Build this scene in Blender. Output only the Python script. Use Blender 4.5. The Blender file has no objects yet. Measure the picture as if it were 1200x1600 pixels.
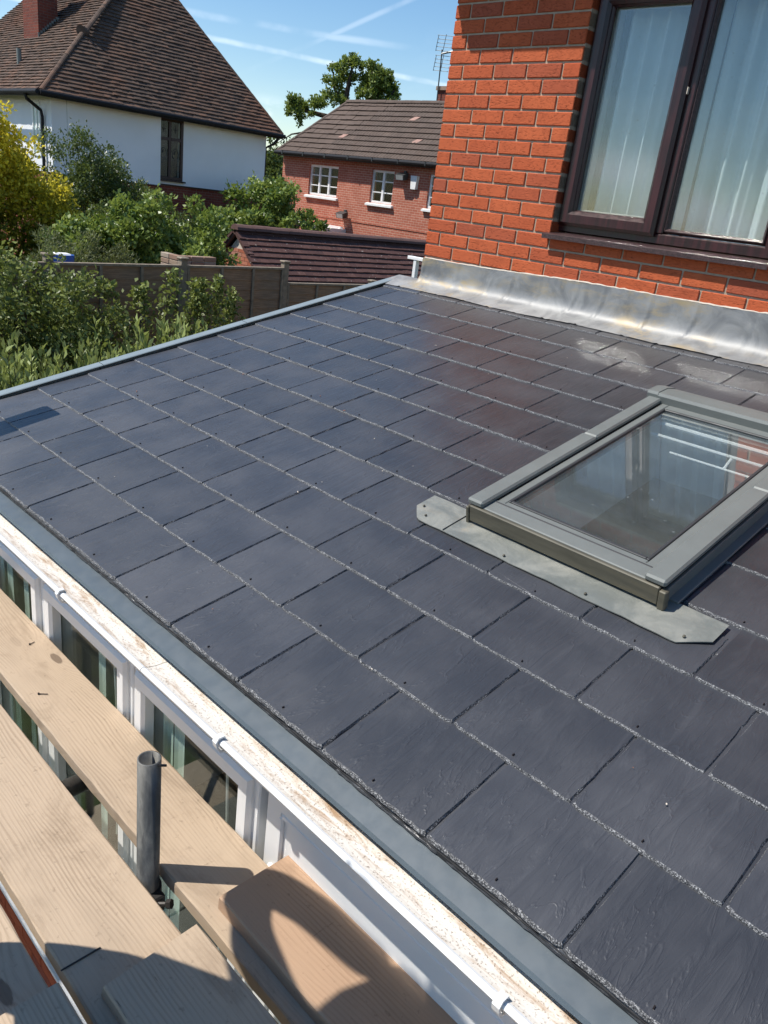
import bpy, math, random
import numpy as np
from mathutils import Matrix, Vector

random.seed(7)
rng = np.random.default_rng(11)
R_ = math.radians
scene = bpy.context.scene
COL = scene.collection

# ------------------------------------------------------------------ camera
cam_d = bpy.data.cameras.new("camera")
cam = bpy.data.objects.new("camera", cam_d)
COL.objects.link(cam)
rt = Vector((0.6961, 0.7081, 0.1187)); dn = Vector((0.3396, -0.1791, -0.9234)); fw = Vector((-0.6325, 0.6831, -0.3651))
M = Matrix((rt, -dn, -fw)).transposed().to_4x4()
M.translation = Vector((3.4692, -3.8092, 3.5845))
cam.matrix_world = M
cam_d.sensor_fit = 'VERTICAL'; cam_d.sensor_height = 36.0; cam_d.lens = 27.654
cam_d.clip_start = 0.05; cam_d.clip_end = 2000
scene.camera = cam

# ------------------------------------------------------------------ light
SUN_AZ = R_(48.0)                    # direction the shadows run, from +X towards +Y
SUN_EL = R_(56.0)
SUN_STRENGTH = 5.0
SKY_STRENGTH = 0.108
to_sun = Vector((-math.cos(SUN_AZ) * math.cos(SUN_EL), -math.sin(SUN_AZ) * math.cos(SUN_EL), math.sin(SUN_EL)))
sd = bpy.data.lights.new("sun", 'SUN'); sd.energy = SUN_STRENGTH; sd.angle = R_(0.5); sd.color = (1.0, 0.955, 0.885)
sun = bpy.data.objects.new("sun", sd); COL.objects.link(sun)
sun.rotation_euler = to_sun.to_track_quat('Z', 'Y').to_euler(); sun.location = (-20, -20, 30)

world = bpy.data.worlds.new("World"); scene.world = world; world.use_nodes = True
wn = world.node_tree; wn.nodes.clear()
def WN(t, **k):
    n = wn.nodes.new(t)
    for a, b in k.items(): setattr(n, a, b)
    return n
def wmath(op, a, b=None, c=None, clamp=False):
    n = WN('ShaderNodeMath', operation=op, use_clamp=clamp)
    for i, v in enumerate((a, b, c)):
        if v is None: continue
        if hasattr(v, 'links'): wn.links.new(v, n.inputs[i])
        else: n.inputs[i].default_value = v
    return n.outputs[0]
def wdot(v, d):
    n = WN('ShaderNodeVectorMath', operation='DOT_PRODUCT'); wn.links.new(v, n.inputs[0]); n.inputs[1].default_value = d
    return n.outputs['Value']
sky = WN('ShaderNodeTexSky', sky_type='NISHITA', sun_disc=False)
sky.sun_elevation = SUN_EL; sky.sun_rotation = math.atan2(to_sun.x, to_sun.y)
sky.altitude = 60; sky.air_density = 1.0; sky.dust_density = 0.25; sky.ozone_density = 0.7
tc = WN('ShaderNodeTexCoord'); D = tc.outputs['Generated']
def wnoise(scale, detail=4, rough=.55, vec=None, dist=0.0):
    n = WN('ShaderNodeTexNoise'); n.inputs['Scale'].default_value = scale; n.inputs['Detail'].default_value = detail
    n.inputs['Roughness'].default_value = rough; n.inputs['Distortion'].default_value = dist
    wn.links.new(vec or D, n.inputs['Vector']); return n.outputs['Fac']
def wmap(scale):
    n = WN('ShaderNodeMapping'); n.inputs['Scale'].default_value = scale; wn.links.new(D, n.inputs['Vector']); return n.outputs[0]
def smooth(v, a, b):
    n = WN('ShaderNodeMapRange', interpolation_type='SMOOTHSTEP'); wn.links.new(v, n.inputs[0])
    n.inputs[1].default_value = a; n.inputs[2].default_value = b; return n.outputs[0]
def contrail(a, b, width, amount, side):
    a = Vector(a); b = Vector(b); n = a.cross(b).normalized()
    off = wmath('MULTIPLY', wmath('SUBTRACT', wnoise(9, 3), 0.5), width * 1.4)
    dist = wmath('ABSOLUTE', wmath('ADD', wdot(D, n), off))
    m = smooth(dist, width, width * 0.15)
    m = wmath('MULTIPLY', m, smooth(wnoise(14, 4), 0.3, 0.62))
    along = smooth(wdot(D, (a + b).normalized()), side, side + 0.02)
    return wmath('MULTIPLY', wmath('MULTIPLY', m, along), amount)
c1 = contrail((-0.8491, 0.5094, 0.140), (-0.6717, 0.7298, 0.1269), 0.0040, 0.34, 0.93)
c2 = contrail((-0.7521, 0.6386, 0.1629), (-0.6961, 0.6892, 0.2009), 0.0038, 0.16, 0.985)
c3 = contrail((-0.8647, 0.4771, 0.1571), (-0.7971, 0.5825, 0.1591), 0.0050, 0.16, 0.97)
sep = WN('ShaderNodeSeparateXYZ'); wn.links.new(D, sep.inputs[0])
lowband = wmath('MULTIPLY', smooth(sep.outputs['Z'], 0.098, 0.055), smooth(sep.outputs['Z'], -0.02, 0.03))
cum = smooth(wnoise(1.0, 7, .6, wmap((9, 9, 26)), .3), 0.43, 0.60)
cum = wmath('MULTIPLY', wmath('MULTIPLY', cum, lowband), 0.95)
wisp = wmath('MULTIPLY', smooth(wnoise(1.0, 6, .6, wmap((3, 3, 11)), 1.0), 0.5, 0.8), 0.07)
tot = wmath('MAXIMUM', wmath('MAXIMUM', c1, c2), wmath('MAXIMUM', c3, wmath('MAXIMUM', cum, wisp)))
mixc = WN('ShaderNodeMix', data_type='RGBA'); wn.links.new(tot, mixc.inputs['Factor'])
hsv = WN('ShaderNodeHueSaturation'); hsv.inputs['Saturation'].default_value = 1.27; hsv.inputs['Value'].default_value = 1.12
wn.links.new(sky.outputs[0], hsv.inputs['Color']); wn.links.new(hsv.outputs[0], mixc.inputs['A']); mixc.inputs['B'].default_value = (12.5, 12.9, 13.4, 1)
bg = WN('ShaderNodeBackground'); bg.inputs['Strength'].default_value = SKY_STRENGTH
wn.links.new(mixc.outputs['Result'], bg.inputs['Color'])
wo = WN('ShaderNodeOutputWorld'); wn.links.new(bg.outputs[0], wo.inputs[0])

vs = scene.view_settings
vs.view_transform = 'Standard'; vs.look = 'None'; vs.gamma = 1; vs.exposure = 0.32; vs.use_curve_mapping = False
cy = scene.cycles
scene.render.engine = 'CYCLES'
cy.use_denoising = True; cy.max_bounces = 10; cy.transparent_max_bounces = 16; cy.sample_clamp_indirect = 90
cy.use_guiding = True; cy.use_surface_guiding = True; cy.surface_guiding_probability = .6; cy.guiding_training_samples = 128
cy.caustics_reflective = True; cy.blur_glossy = 0.0

# ------------------------------------------------------------------ material helpers
class Mat:
    def __init__(s, name, color=(.5, .5, .5), rough=.6, metal=0, spec=.5):
        s.m = bpy.data.materials.new(name); s.m.use_nodes = True
        s.nt = s.m.node_tree; s.b = s.nt.nodes['Principled BSDF']
        s.b.inputs['Base Color'].default_value = (*color, 1); s.b.inputs['Roughness'].default_value = rough
        s.b.inputs['Metallic'].default_value = metal; s.b.inputs['Specular IOR Level'].default_value = spec
        s.base = None
    def n(s, t, **k):
        x = s.nt.nodes.new(t)
        for a, b in k.items(): setattr(x, a, b)
        return x
    def put(s, v, sock):
        if hasattr(v, 'links'): s.nt.links.new(v, sock)
        elif isinstance(v, tuple) and len(v) == 3 and sock.type == 'RGBA': sock.default_value = (*v, 1)
        else: sock.default_value = v
    def coord(s, scale=(1, 1, 1), rand=0.0, space='Object', rot=(0, 0, 0)):
        v = s.n('ShaderNodeTexCoord').outputs[space]
        if rand:
            oi = s.n('ShaderNodeObjectInfo').outputs['Random']
            cx = s.n('ShaderNodeCombineXYZ')
            for i, k in enumerate((1.0, 1.73, 2.61)):
                s.put(s.math('MULTIPLY', oi, rand * k), cx.inputs[i])
            a = s.n('ShaderNodeVectorMath', operation='ADD'); s.put(v, a.inputs[0]); s.put(cx.outputs[0], a.inputs[1]); v = a.outputs[0]
        mp = s.n('ShaderNodeMapping'); s.put(v, mp.inputs['Vector']); mp.inputs['Scale'].default_value = scale; mp.inputs['Rotation'].default_value = rot
        return mp.outputs[0]
    def noise(s, vec, scale=1.0, detail=4, rough=.55, dist=0.0):
        x = s.n('ShaderNodeTexNoise'); s.put(vec, x.inputs['Vector']); x.inputs['Scale'].default_value = scale
        x.inputs['Detail'].default_value = detail; x.inputs['Roughness'].default_value = rough; x.inputs['Distortion'].default_value = dist
        return x.outputs['Fac']
    def voro(s, vec, scale=1.0, feature='F1', out='Distance', rnd=1.0, dims='3D'):
        x = s.n('ShaderNodeTexVoronoi', feature=feature, voronoi_dimensions=dims); s.put(vec, x.inputs['Vector']); x.inputs['Scale'].default_value = scale
        x.inputs['Randomness'].default_value = rnd; return x.outputs[out]
    def math(s, op, a, b=None, c=None, clamp=False):
        x = s.n('ShaderNodeMath', operation=op, use_clamp=clamp)
        for i, v in enumerate((a, b, c)):
            if v is not None: s.put(v, x.inputs[i])
        return x.outputs[0]
    def rng(s, v, a, b, lo=0.0, hi=1.0):
        x = s.n('ShaderNodeMapRange', interpolation_type='SMOOTHSTEP'); s.put(v, x.inputs[0])
        for i, k in enumerate((a, b, lo, hi)): x.inputs[i + 1].default_value = k
        return x.outputs[0]
    def ramp(s, v, stops, interp='LINEAR'):
        x = s.n('ShaderNodeValToRGB'); e = x.color_ramp; e.interpolation = interp
        while len(e.elements) < len(stops): e.elements.new(.5)
        for el, (p, c) in zip(e.elements, stops): el.position = p; el.color = (*c, 1)
        s.put(v, x.inputs[0]); return x.outputs[0]
    def mix(s, f, a, b, blend='MIX'):
        x = s.n('ShaderNodeMix', data_type='RGBA', blend_type=blend); s.put(f, x.inputs['Factor']); s.put(a, x.inputs['A']); s.put(b, x.inputs['B'])
        return x.outputs['Result']
    def rand(s): return s.n('ShaderNodeObjectInfo').outputs['Random']
    def set(s, **k):
        for a, v in k.items(): s.put(v, s.b.inputs[a.replace('_', ' ')])
        return s
    def bump(s, h, strength=.5, dist=.01, prev=None):
        x = s.n('ShaderNodeBump'); x.inputs['Strength'].default_value = strength; x.inputs['Distance'].default_value = dist
        s.put(h, x.inputs['Height'])
        if prev is not None: s.put(prev, x.inputs['Normal'])
        s.put(x.outputs[0], s.b.inputs['Normal']); return x.outputs[0]

def simple(name, color, rough=.6, metal=0, spec=.5, vary=.12, scale=6, bump=0.0, bscale=80):
    m = Mat(name, color, rough, metal, spec)
    v = m.coord()
    n = m.noise(v, scale, 5)
    lo = tuple(c * (1 - vary) for c in color); hi = tuple(min(1, c * (1 + vary)) for c in color)
    m.set(Base_Color=m.ramp(n, [(.3, lo), (.7, hi)]))
    m.set(Roughness=m.rng(m.noise(v, scale * 3, 3), .3, .7, rough * .88, min(1, rough * 1.12)))
    if bump: m.bump(m.noise(v, bscale, 4), bump, .004)
    return m.m

MT = {}
# slate
m = Mat('slate', (.05, .055, .065), .4, 0, .8)
v = m.coord((34, 5.5, 34), rand=40); vf = m.coord((1, 1, 1), rand=40)
rip = m.noise(v, 1, 5, .6, 1.1); low = m.noise(vf, 4, 3); fine = m.noise(vf, 420, 2)
mark = m.noise(m.coord((14, 30, 20), rand=9), 1, 8, .75, 2.5)
c = m.mix(m.rng(low, .3, .7), (.032, .033, .037), (.045, .046, .051))
c = m.mix(m.math('MULTIPLY', m.rng(rip, .5, .75), .35), c, (.064, .065, .070))
c = m.mix(m.math('MULTIPLY', m.rng(mark, .64, .80), .34), c, (.13, .13, .128))
tone = m.math('MULTIPLY_ADD', m.rand(), .30, .85)
hs = m.n('ShaderNodeHueSaturation'); m.put(tone, hs.inputs['Value']); m.put(c, hs.inputs['Color'])
m.set(Base_Color=hs.outputs[0], Roughness=m.rng(low, .25, .75, .36, .46))
rg = m.noise(m.coord((16, 3.2, 16), rand=40), 1, 4, .55, .9)
ln = m.math('ABSOLUTE', m.math('SUBTRACT', rg, .5)); ridge_ = m.rng(ln, .0, .022, 1, 0)
b0 = m.bump(ridge_, .26, .0020); b1 = m.bump(rip, .50, .006, b0); m.bump(fine, .12, .0012, b1)
MT['slate'] = m.m
m = Mat('slate_chipped_edge', (.12, .12, .125), .45)
v = m.coord((1, 1, 1), rand=40); n1 = m.noise(v, 330, 2, .7)
m.set(Base_Color=m.ramp(n1, [(.44, (.035, .036, .04)), (.56, (.17, .17, .175)), (.70, (.48, .48, .47))]), Roughness=.4)
m.bump(n1, .9, .004); MT['slate_edge'] = m.m
MT['deck'] = simple('dark_underlay', (.02, .02, .022), .8)
MT['clip'] = simple('dark_copper_hook', (.03, .022, .02), .4, .6)
# bricks
def brick_mat(name, stops, pit=.5, bs=110):
    m = Mat(name, (.4, .1, .04), .85, 0, .25)
    v = m.coord((1, 1, 1), rand=30)
    base = m.ramp(m.rand(), stops)
    n = m.noise(v, 9, 5, .6)
    c = m.mix(m.rng(n, .35, .75, 0, .35), base, tuple(x * .62 for x in stops[0][1]))
    pits = m.noise(m.coord((55, 80, 130), rand=30), 1, 4, .7)
    c = m.mix(m.rng(pits, .36, .26, 0, .75), c, (.05, .012, .006))
    m.set(Base_Color=c)
    h = m.math('ADD', m.rng(pits, .2, .5), m.math('MULTIPLY', m.noise(v, bs * 2, 3), .35))
    m.bump(h, pit, .006); return m.m
MT['brick'] = brick_mat('orange_red_brick', [(0, (.45, .090, .034)), (.35, (.53, .122, .045)), (.7, (.48, .102, .038)), (.9, (.40, .092, .042)), (1, (.36, .090, .048))], .75)
MT['brick_old'] = brick_mat('garden_brick', [(0, (.36, .11, .06)), (.5, (.46, .17, .10)), (1, (.42, .20, .14))], .4)
MT['brick_buff'] = brick_mat('pale_weathered_brick', [(0, (.30, .22, .16)), (.5, (.25, .14, .10)), (1, (.36, .30, .24))], .4)
MT['mortar'] = simple('sandy_mortar', (.40, .32, .235), .95, 0, .2, .12, 30, .5, 220)
MT['mortar_pale'] = simple('pale_mortar', (.55, .48, .40), .95, 0, .2, .12, 30, .4, 220)
def far_brick(name, a, b, mo, axis='XZ'):
    m = Mat(name, a, .9, 0, .2)
    co = m.n('ShaderNodeTexCoord').outputs['Object']; sp = m.n('ShaderNodeSeparateXYZ'); m.put(co, sp.inputs[0])
    cb = m.n('ShaderNodeCombineXYZ'); m.put(m.math('ADD', sp.outputs[0], sp.outputs[1]), cb.inputs[0]); m.put(sp.outputs[2], cb.inputs[1])
    t = m.n('ShaderNodeTexBrick', offset=.5); m.put(cb.outputs[0], t.inputs['Vector']); t.inputs['Scale'].default_value = 1
    t.inputs['Brick Width'].default_value = .225; t.inputs['Row Height'].default_value = .075; t.inputs['Mortar Size'].default_value = .006
    t.inputs['Mortar Smooth'].default_value = .3; t.inputs['Bias'].default_value = 0
    t.inputs['Color1'].default_value = (*a, 1); t.inputs['Color2'].default_value = (*b, 1); t.inputs['Mortar'].default_value = (*mo, 1)
    w = m.noise(m.coord(), 2.2, 5)
    m.set(Base_Color=m.mix(m.rng(w, .35, .75, 0, .4), t.outputs['Color'], tuple(x * .7 for x in a)))
    m.bump(m.math('SUBTRACT', 1.0, t.outputs['Fac']), .5, .006); return m.m
MT['brick_far'] = far_brick('pinkish_red_brickwork', (.40, .120, .075), (.46, .160, .105), (.56, .42, .32))
MT['brick_plinth'] = far_brick('dark_red_brickwork', (.20, .050, .032), (.25, .068, .042), (.24, .17, .13))
MT['brick_chimney'] = far_brick('brown_red_chimney_brick', (.20, .055, .036), (.13, .042, .032), (.16, .11, .09))
# roof tiles
def tile_mat(name, stops, lichen=0.0, bs=60):
    m = Mat(name, (.1, .06, .05), .85, 0, .3)
    v = m.coord((1, 1, 1)); vr = m.coord((1, 1, 1), rand=20)
    c = m.ramp(m.rand(), stops)
    big = m.noise(v, .55, 4, .6)
    c = m.mix(m.rng(big, .4, .68, 0, .7), c, stops[-1][1])
    c = m.mix(m.rng(m.noise(vr, 14, 5), .45, .8, 0, .6), c, tuple(x * .5 for x in stops[0][1]))
    if lichen:
        l = m.noise(vr, 16, 6, .7)
        c = m.mix(m.rng(l, .68 - lichen, .74 - lichen, 0, .8), c, (.50, .48, .42))
    m.set(Base_Color=c); m.bump(m.noise(vr, bs, 3), .3, .006); return m.m
MT['tile_concrete'] = tile_mat('grey_brown_concrete_tile', [(0, (.085, .062, .050)), (.5, (.108, .079, .064)), (.9, (.095, .067, .053)), (1, (.125, .090, .072))], .015)
MT['tile_garage'] = tile_mat('dark_plum_tile', [(0, (.070, .034, .031)), (.5, (.088, .042, .036)), (1, (.11, .054, .045))], .055)
MT['tile_ridge'] = tile_mat('plum_ridge_tile', [(0, (.110, .062, .052)), (1, (.13, .072, .062))], .0)
MT['tile_pink'] = simple('pink_vent_tile', (.34, .20, .16), .85)
m = Mat('old_clay_tiling', (.1, .06, .05), .9, 0, .2)
co = m.n('ShaderNodeTexCoord').outputs['Object']; big = m.noise(m.coord((.35, .35, .35)), 1, 6, .65); mid = m.noise(m.coord((2.2, 2.2, 7)), 1, 5, .65)
t = m.voro(m.coord((5.5, 5.5, 9)), 1, 'F1', 'Color')
sp = m.n('ShaderNodeSeparateColor'); m.put(t, sp.inputs[0])
c = m.ramp(sp.outputs[0], [(0, (.070, .050, .040)), (.5, (.105, .074, .058)), (.85, (.13, .085, .062)), (1, (.17, .10, .07))])
c = m.mix(m.rng(big, .42, .72, 0, .75), c, (.17, .080, .048)); c = m.mix(m.rng(mid, .48, .8, 0, .6), c, (.045, .036, .030))
c = m.mix(m.rng(m.noise(m.coord((9, 9, 9)), 1, 6, .7), .70, .78, 0, .6), c, (.30, .27, .23))
m.set(Base_Color=c); m.bump(mid, .2, .01); MT['tile_clay'] = m.m
# render, upvc, metals
MT['render'] = simple('white_render', (.80, .80, .81), .9, 0, .2, .05, .8, .15, 30)
m = Mat('white_upvc', (.84, .84, .83), .3)
m.set(Base_Color=m.mix(m.rng(m.noise(m.coord((5, 5, 9)), 1, 6, .7), .58, .75, 0, .25), (.68, .68, .67), (.50, .48, .43)))
MT['upvc'] = m.m
m = Mat('dirty_white_gutter', (.8, .78, .74), .5)
vv = m.coord((9, 40, 30)); g1 = m.noise(vv, 1, 8, .72, .6); g2 = m.noise(m.coord((1, 1, 1)), 190, 3, .6); g3 = m.noise(m.coord((2.2, 9, 4)), 1, 4)
c = m.mix(m.rng(m.math('ADD', m.math('MULTIPLY', g1, .62), m.math('MULTIPLY', g3, .38)), .47, .62, 0, .95), (.70, .65, .57), (.36, .23, .13))
c = m.mix(m.rng(g2, .56, .66, 0, .7), c, (.17, .11, .07))
m.set(Base_Color=c); m.bump(g2, .2, .002); MT['gutter_dirt'] = m.m
MT['eaves_strip'] = simple('blue_grey_plastic', (.072, .090, .102), .36, 0, .5, .10, 9)
MT['verge'] = simple('grey_verge_trim', (.20, .24, .255), .42, 0, .5, .08, 5)
MT['black_plastic'] = simple('black_plastic', (.012, .012, .014), .62, 0, .3)
MT['grey_cover'] = simple('satin_grey_aluminium', (.150, .160, .150), .48, .1, .5, .07, 7)
MT['grey_dark'] = simple('dark_grey_gasket', (.035, .036, .037), .5)
m = Mat('weathered_lead_apron', (.25, .26, .24), .5, .2)
v = m.coord((1, 1, 1)); n1 = m.noise(v, 7, 6, .65, .6)
c = m.mix(m.rng(n1, .35, .7), (.16, .17, .155), (.25, .25, .22)); c = m.mix(m.rng(m.noise(v, 5, 5, .6, 1), .60, .78, 0, .5), c, (.42, .31, .19))
m.set(Base_Color=c, Roughness=m.rng(n1, .3, .7, .38, .6)); m.bump(m.noise(v, 26, 4), .25, .01); MT['apron'] = m.m
m = Mat('brownish_front_cover', (.17, .16, .12), .5, .3)
n1 = m.noise(m.coord((3, 3, 26)), 1, 5, .6); m.set(Base_Color=m.ramp(n1, [(.3, (.060, .055, .040)), (.55, (.115, .105, .078)), (.75, (.16, .13, .08))])); MT['front_cover'] = m.m
m = Mat('new_lead', (.45, .45, .45), .38, .35)
v = m.coord((1, 1, 1)); n1 = m.noise(v, 5, 7, .65, 1.0); n2 = m.noise(m.coord((6, 6, 16)), 1, 6, .65, .5); n3 = m.noise(m.coord((1.6, 1.6, 3)), 1, 4)
c = m.mix(m.rng(n1, .3, .7), (.17, .172, .174), (.31, .31, .302)); c = m.mix(m.math('MULTIPLY', m.rng(n2, .44, .66), m.rng(n3, .38, .58)), c, (.38, .30, .18))
c = m.mix(m.rng(m.noise(m.coord((9, 9, 14)), 1, 5), .62, .8, 0, .55), c, (.08, .08, .09))
m.set(Base_Color=c, Roughness=m.rng(n1, .3, .7, .50, .64)); b1 = m.bump(m.noise(v, 9, 3, .5, .4), .10, .012); m.bump(n2, .05, .006, b1); MT['lead'] = m.m
m = Mat('galvanised_steel', (.2, .2, .2), .5, .55)
n1 = m.noise(m.coord((9, 9, 4)), 1, 6, .7, .5); n2 = m.noise(m.coord((80, 80, 14)), 1, 4)
c = m.mix(m.rng(n1, .35, .7), (.075, .074, .068), (.19, .185, .17)); c = m.mix(m.rng(n2, .56, .7, 0, .6), c, (.06, .058, .055))
m.set(Base_Color=c, Roughness=m.rng(n1, .3, .7, .42, .65)); m.bump(n2, .2, .002); MT['steel'] = m.m
MT['rusty'] = simple('dark_coupler_steel', (.035, .032, .03), .55, .5)
m = Mat('rosewood_foil', (.09, .02, .025), .33)
n1 = m.noise(m.coord((46, 46, 3.0)), 1, 4, .6); n2 = m.noise(m.coord((3, 30, 60)), 1, 3)
c = m.mix(m.rng(n1, .35, .7), (.016, .0045, .0055), (.050, .011, .012)); m.set(Base_Color=c, Roughness=m.rng(n1, .3, .7, .28, .40)); m.bump(n1, .12, .002); MT['rosewood'] = m.m
m = Mat('rosewood_sill_foil', (.09, .03, .03), .42)
n1 = m.noise(m.coord((140, 140, 140)), 1, 3, .6); m.set(Base_Color=m.mix(m.rng(n1, .35, .7), (.030, .016, .016), (.080, .045, .045)), Roughness=.36); m.bump(n1, .25, .002); MT['rosewood_sill'] = m.m
MT['spacer'] = simple('grey_spacer_bar', (.45, .46, .45), .4, .3)
# timber
def timber(name, pale, dark, knot, rot=(0, 0, 0), grey=0.0):
    m = Mat(name, pale, .8, 0, .25)
    v0 = m.coord((1, 1, 1), rand=25, rot=rot)
    kv = m.coord((1.9, 5.2, 0), rand=25, rot=rot)
    kd = m.voro(kv, 1, 'F1', 'Distance', .9, '2D')
    kc = m.n('ShaderNodeSeparateColor'); m.put(m.voro(kv, 1, 'F1', 'Color', .9, '2D'), kc.inputs[0]); kon = m.rng(kc.outputs[0], .62, .64)
    warp = m.noise(m.coord((1.3, 5, 0), rand=25, rot=rot), 1, 3, .5)
    sp = m.n('ShaderNodeSeparateXYZ'); m.put(v0, sp.inputs[0])
    ph = m.math('ADD', m.math('MULTIPLY', sp.outputs[1], 640), m.math('MULTIPLY', warp, 60))
    ph = m.math('ADD', ph, m.math('MULTIPLY', m.math('MULTIPLY', m.rng(kd, .0, .42, 1, 0), kon), 30))
    rings = m.math('MULTIPLY_ADD', m.math('SINE', ph), .5, .5)
    fib = m.noise(m.coord((7, 330, 330), rand=25, rot=rot), 1, 3, .6)
    big0 = m.noise(m.coord((2.2, 7, 3), rand=31, rot=rot), 1, 3, .5)
    gr = m.math('ADD', m.math('MULTIPLY', m.math('POWER', rings, 1.6), m.rng(big0, .35, .7, .10, .42)), m.math('MULTIPLY', fib, .55))
    c = m.mix(m.rng(gr, .26, .80, 0, .55), pale, dark)
    big = m.noise(m.coord((2.5, 9, 3), rand=25, rot=rot), 1, 5, .6)
    c = m.mix(m.rng(big, .45, .75, 0, .45), c, tuple(x * .72 for x in pale))
    c = m.mix(m.math('MULTIPLY', m.rng(m.math('ADD', kd, m.math('MULTIPLY', fib, .03)), .095, .075, 0, .8), kon), c, knot)
    sc = m.noise(m.coord((2.2, 46, 46), rand=25, rot=(0, 0, .03)), 1, 6, .8, .8)
    xc = m.noise(m.coord((55, 5, 5), rand=25, rot=(0, 0, .25)), 1, 5, .75, .6)
    c = m.mix(m.rng(xc, .67, .72, 0, .45), c, tuple(x * .4 for x in dark))
    st_ = m.noise(m.coord((3.5, 7, 5), rand=41), 1, 7, .7, .5)
    c = m.mix(m.rng(st_, .50, .72, 0, .45), c, tuple(x * .9 for x in dark))
    c = m.mix(m.rng(sc, .64, .70, 0, .7), c, tuple(x * .35 for x in dark))
    sm = m.noise(m.coord((55, 55, 55), rand=25), 1, 3, .6)
    c = m.mix(m.rng(sm, .62, .72, 0, .3), c, tuple(x * .5 for x in dark))
    hs = m.n('ShaderNodeHueSaturation'); m.put(m.math('MULTIPLY_ADD', m.rand(), .16, .90), hs.inputs['Value']); m.put(c, hs.inputs['Color']); hs.inputs['Saturation'].default_value = 1 - grey
    m.set(Base_Color=hs.outputs[0]); b1 = m.bump(gr, .28, .003); m.bump(m.rng(sc, .66, .74), .5, -.004, b1)
    return m.m
MT['board'] = timber('weathered_scaffold_timber', (.45, .335, .225), (.24, .165, .10), (.13, .085, .055), grey=.08)
MT['board_new'] = timber('orange_scaffold_timber', (.43, .285, .185), (.27, .165, .10), (.14, .08, .05))
m = Mat('weathered_fence_timber', (.13, .10, .08), .9, 0, .2)
n1 = m.noise(m.coord((30, 3, 60), rand=20), 1, 5, .65); n2 = m.noise(m.coord((1, 1.5, 1)), 1, 4)
c = m.mix(m.rng(n1, .3, .75), (.20, .130, .085), (.35, .235, .155)); c = m.mix(m.rng(n2, .4, .75, 0, .5), c, (.16, .14, .115))
m.set(Base_Color=c); m.bump(n1, .4, .004); MT['fence'] = m.m
MT['fence_pale'] = simple('grey_fence_post_timber', (.23, .19, .145), .9, 0, .2, .25, 14, .4, 60)
# cloth
m = Mat('pale_blue_grey_curtain', (.5, .6, .63), .9, 0, .1)
wv = m.noise(m.coord((400, 400, 400)), 1, 2); m.set(Base_Color=m.mix(wv, (.40, .48, .51), (.47, .55, .58))); m.bump(m.noise(m.coord((14, 14, 2.2)), 1, 3), .3, .02)
MT['curtain'] = m.m
MT['blind'] = simple('pale_green_blind_cloth', (.55, .64, .60), .85, 0, .2, .06, 25)
# glass: clear pane with sharp reflection, light goes straight through
def glass(name, boost=2.0, tint=(.93, .97, .95), rough=0.0, dirt=0.0, dirtcol=(.5, .48, .42), haze=0.0):
    m = Mat(name); nt = m.nt; nt.nodes.remove(m.b)
    fr = m.n('ShaderNodeFresnel'); m.put(m.math('MULTIPLY_ADD', m.n('ShaderNodeNewGeometry').outputs['Backfacing'], 1 / 1.5 - 1.5, 1.5), fr.inputs['IOR'])
    fac = m.math('MULTIPLY', fr.outputs[0], boost, clamp=True)
    tr = m.n('ShaderNodeBsdfTransparent'); tr.inputs[0].default_value = (*tint, 1)
    gl = m.n('ShaderNodeBsdfGlossy'); gl.inputs['Roughness'].default_value = rough
    gl.inputs['Color'].default_value = (.97, 1, .98, 1)
    mx = m.n('ShaderNodeMixShader'); m.put(fac, mx.inputs[0]); m.put(tr.outputs[0], mx.inputs[1]); m.put(gl.outputs[0], mx.inputs[2])
    out = mx.outputs[0]
    if dirt:
        df = m.n('ShaderNodeBsdfDiffuse'); df.inputs[0].default_value = (*dirtcol, 1)
        n1 = m.noise(m.coord((5.0, 6.5, 6)), 1, 8, .7, .2); n2 = m.noise(m.coord((60, 60, 60)), 1, 3)
        f2 = m.math('ADD', m.math('MULTIPLY_ADD', m.rng(n1, .38, .75), dirt, haze), m.math('MULTIPLY', m.rng(n2, .70, .74), .22))
        mx2 = m.n('ShaderNodeMixShader'); m.put(f2, mx2.inputs[0]); m.put(out, mx2.inputs[1]); m.put(df.outputs[0], mx2.inputs[2]); out = mx2.outputs[0]
    m.put(out, nt.nodes['Material Output'].inputs[0]); return m.m
MT['glass'] = glass('window_glass', 2.0, (.97, .985, .975), .075, dirt=.03)
MT['glass_sky'] = glass('dusty_skylight_glass', 2.2, (.95, .975, .97), dirt=.035, dirtcol=(.40, .45, .45), haze=.05)
MT['glass_far'] = glass('far_window_glass', 0.22)
MT['glass_low'] = glass('tinted_patio_glass', 1.0, (.90, .93, .91), dirt=.012)
MT['plaster'] = simple('white_plaster', (.70, .70, .68), .9)
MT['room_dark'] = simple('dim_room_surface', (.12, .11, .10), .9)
MT['carpet'] = simple('brown_carpet', (.035, .030, .026), .95)
MT['white_paint'] = simple('white_paint', (.80, .80, .78), .45, 0, .5, .04)
MT['dark_wood'] = simple('dark_brown_stained_wood', (.040, .016, .012), .5)
MT['lead_came'] = simple('lead_came', (.08, .08, .085), .5, .4)
MT['lamp_metal'] = simple('dark_lamp_metal', (.06, .065, .065), .4, .3)
MT['blue_plastic'] = simple('blue_plastic', (.02, .10, .42), .4)
MT['terracotta'] = simple('terracotta', (.33, .14, .08), .85)
m = Mat('grey_paving', (.2, .2, .18), .9, 0, .25)
n1 = m.noise(m.coord((3, 3, 3), rand=9), 1, 6, .7); m.set(Base_Color=m.ramp(n1, [(.3, (.155, .155, .13)), (.7, (.25, .245, .21))])); m.bump(m.noise(m.coord((90, 90, 90)), 1, 3), .3, .004); MT['paving'] = m.m
m = Mat('grass_and_soil', (.05, .07, .02), .95, 0, .1)
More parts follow.
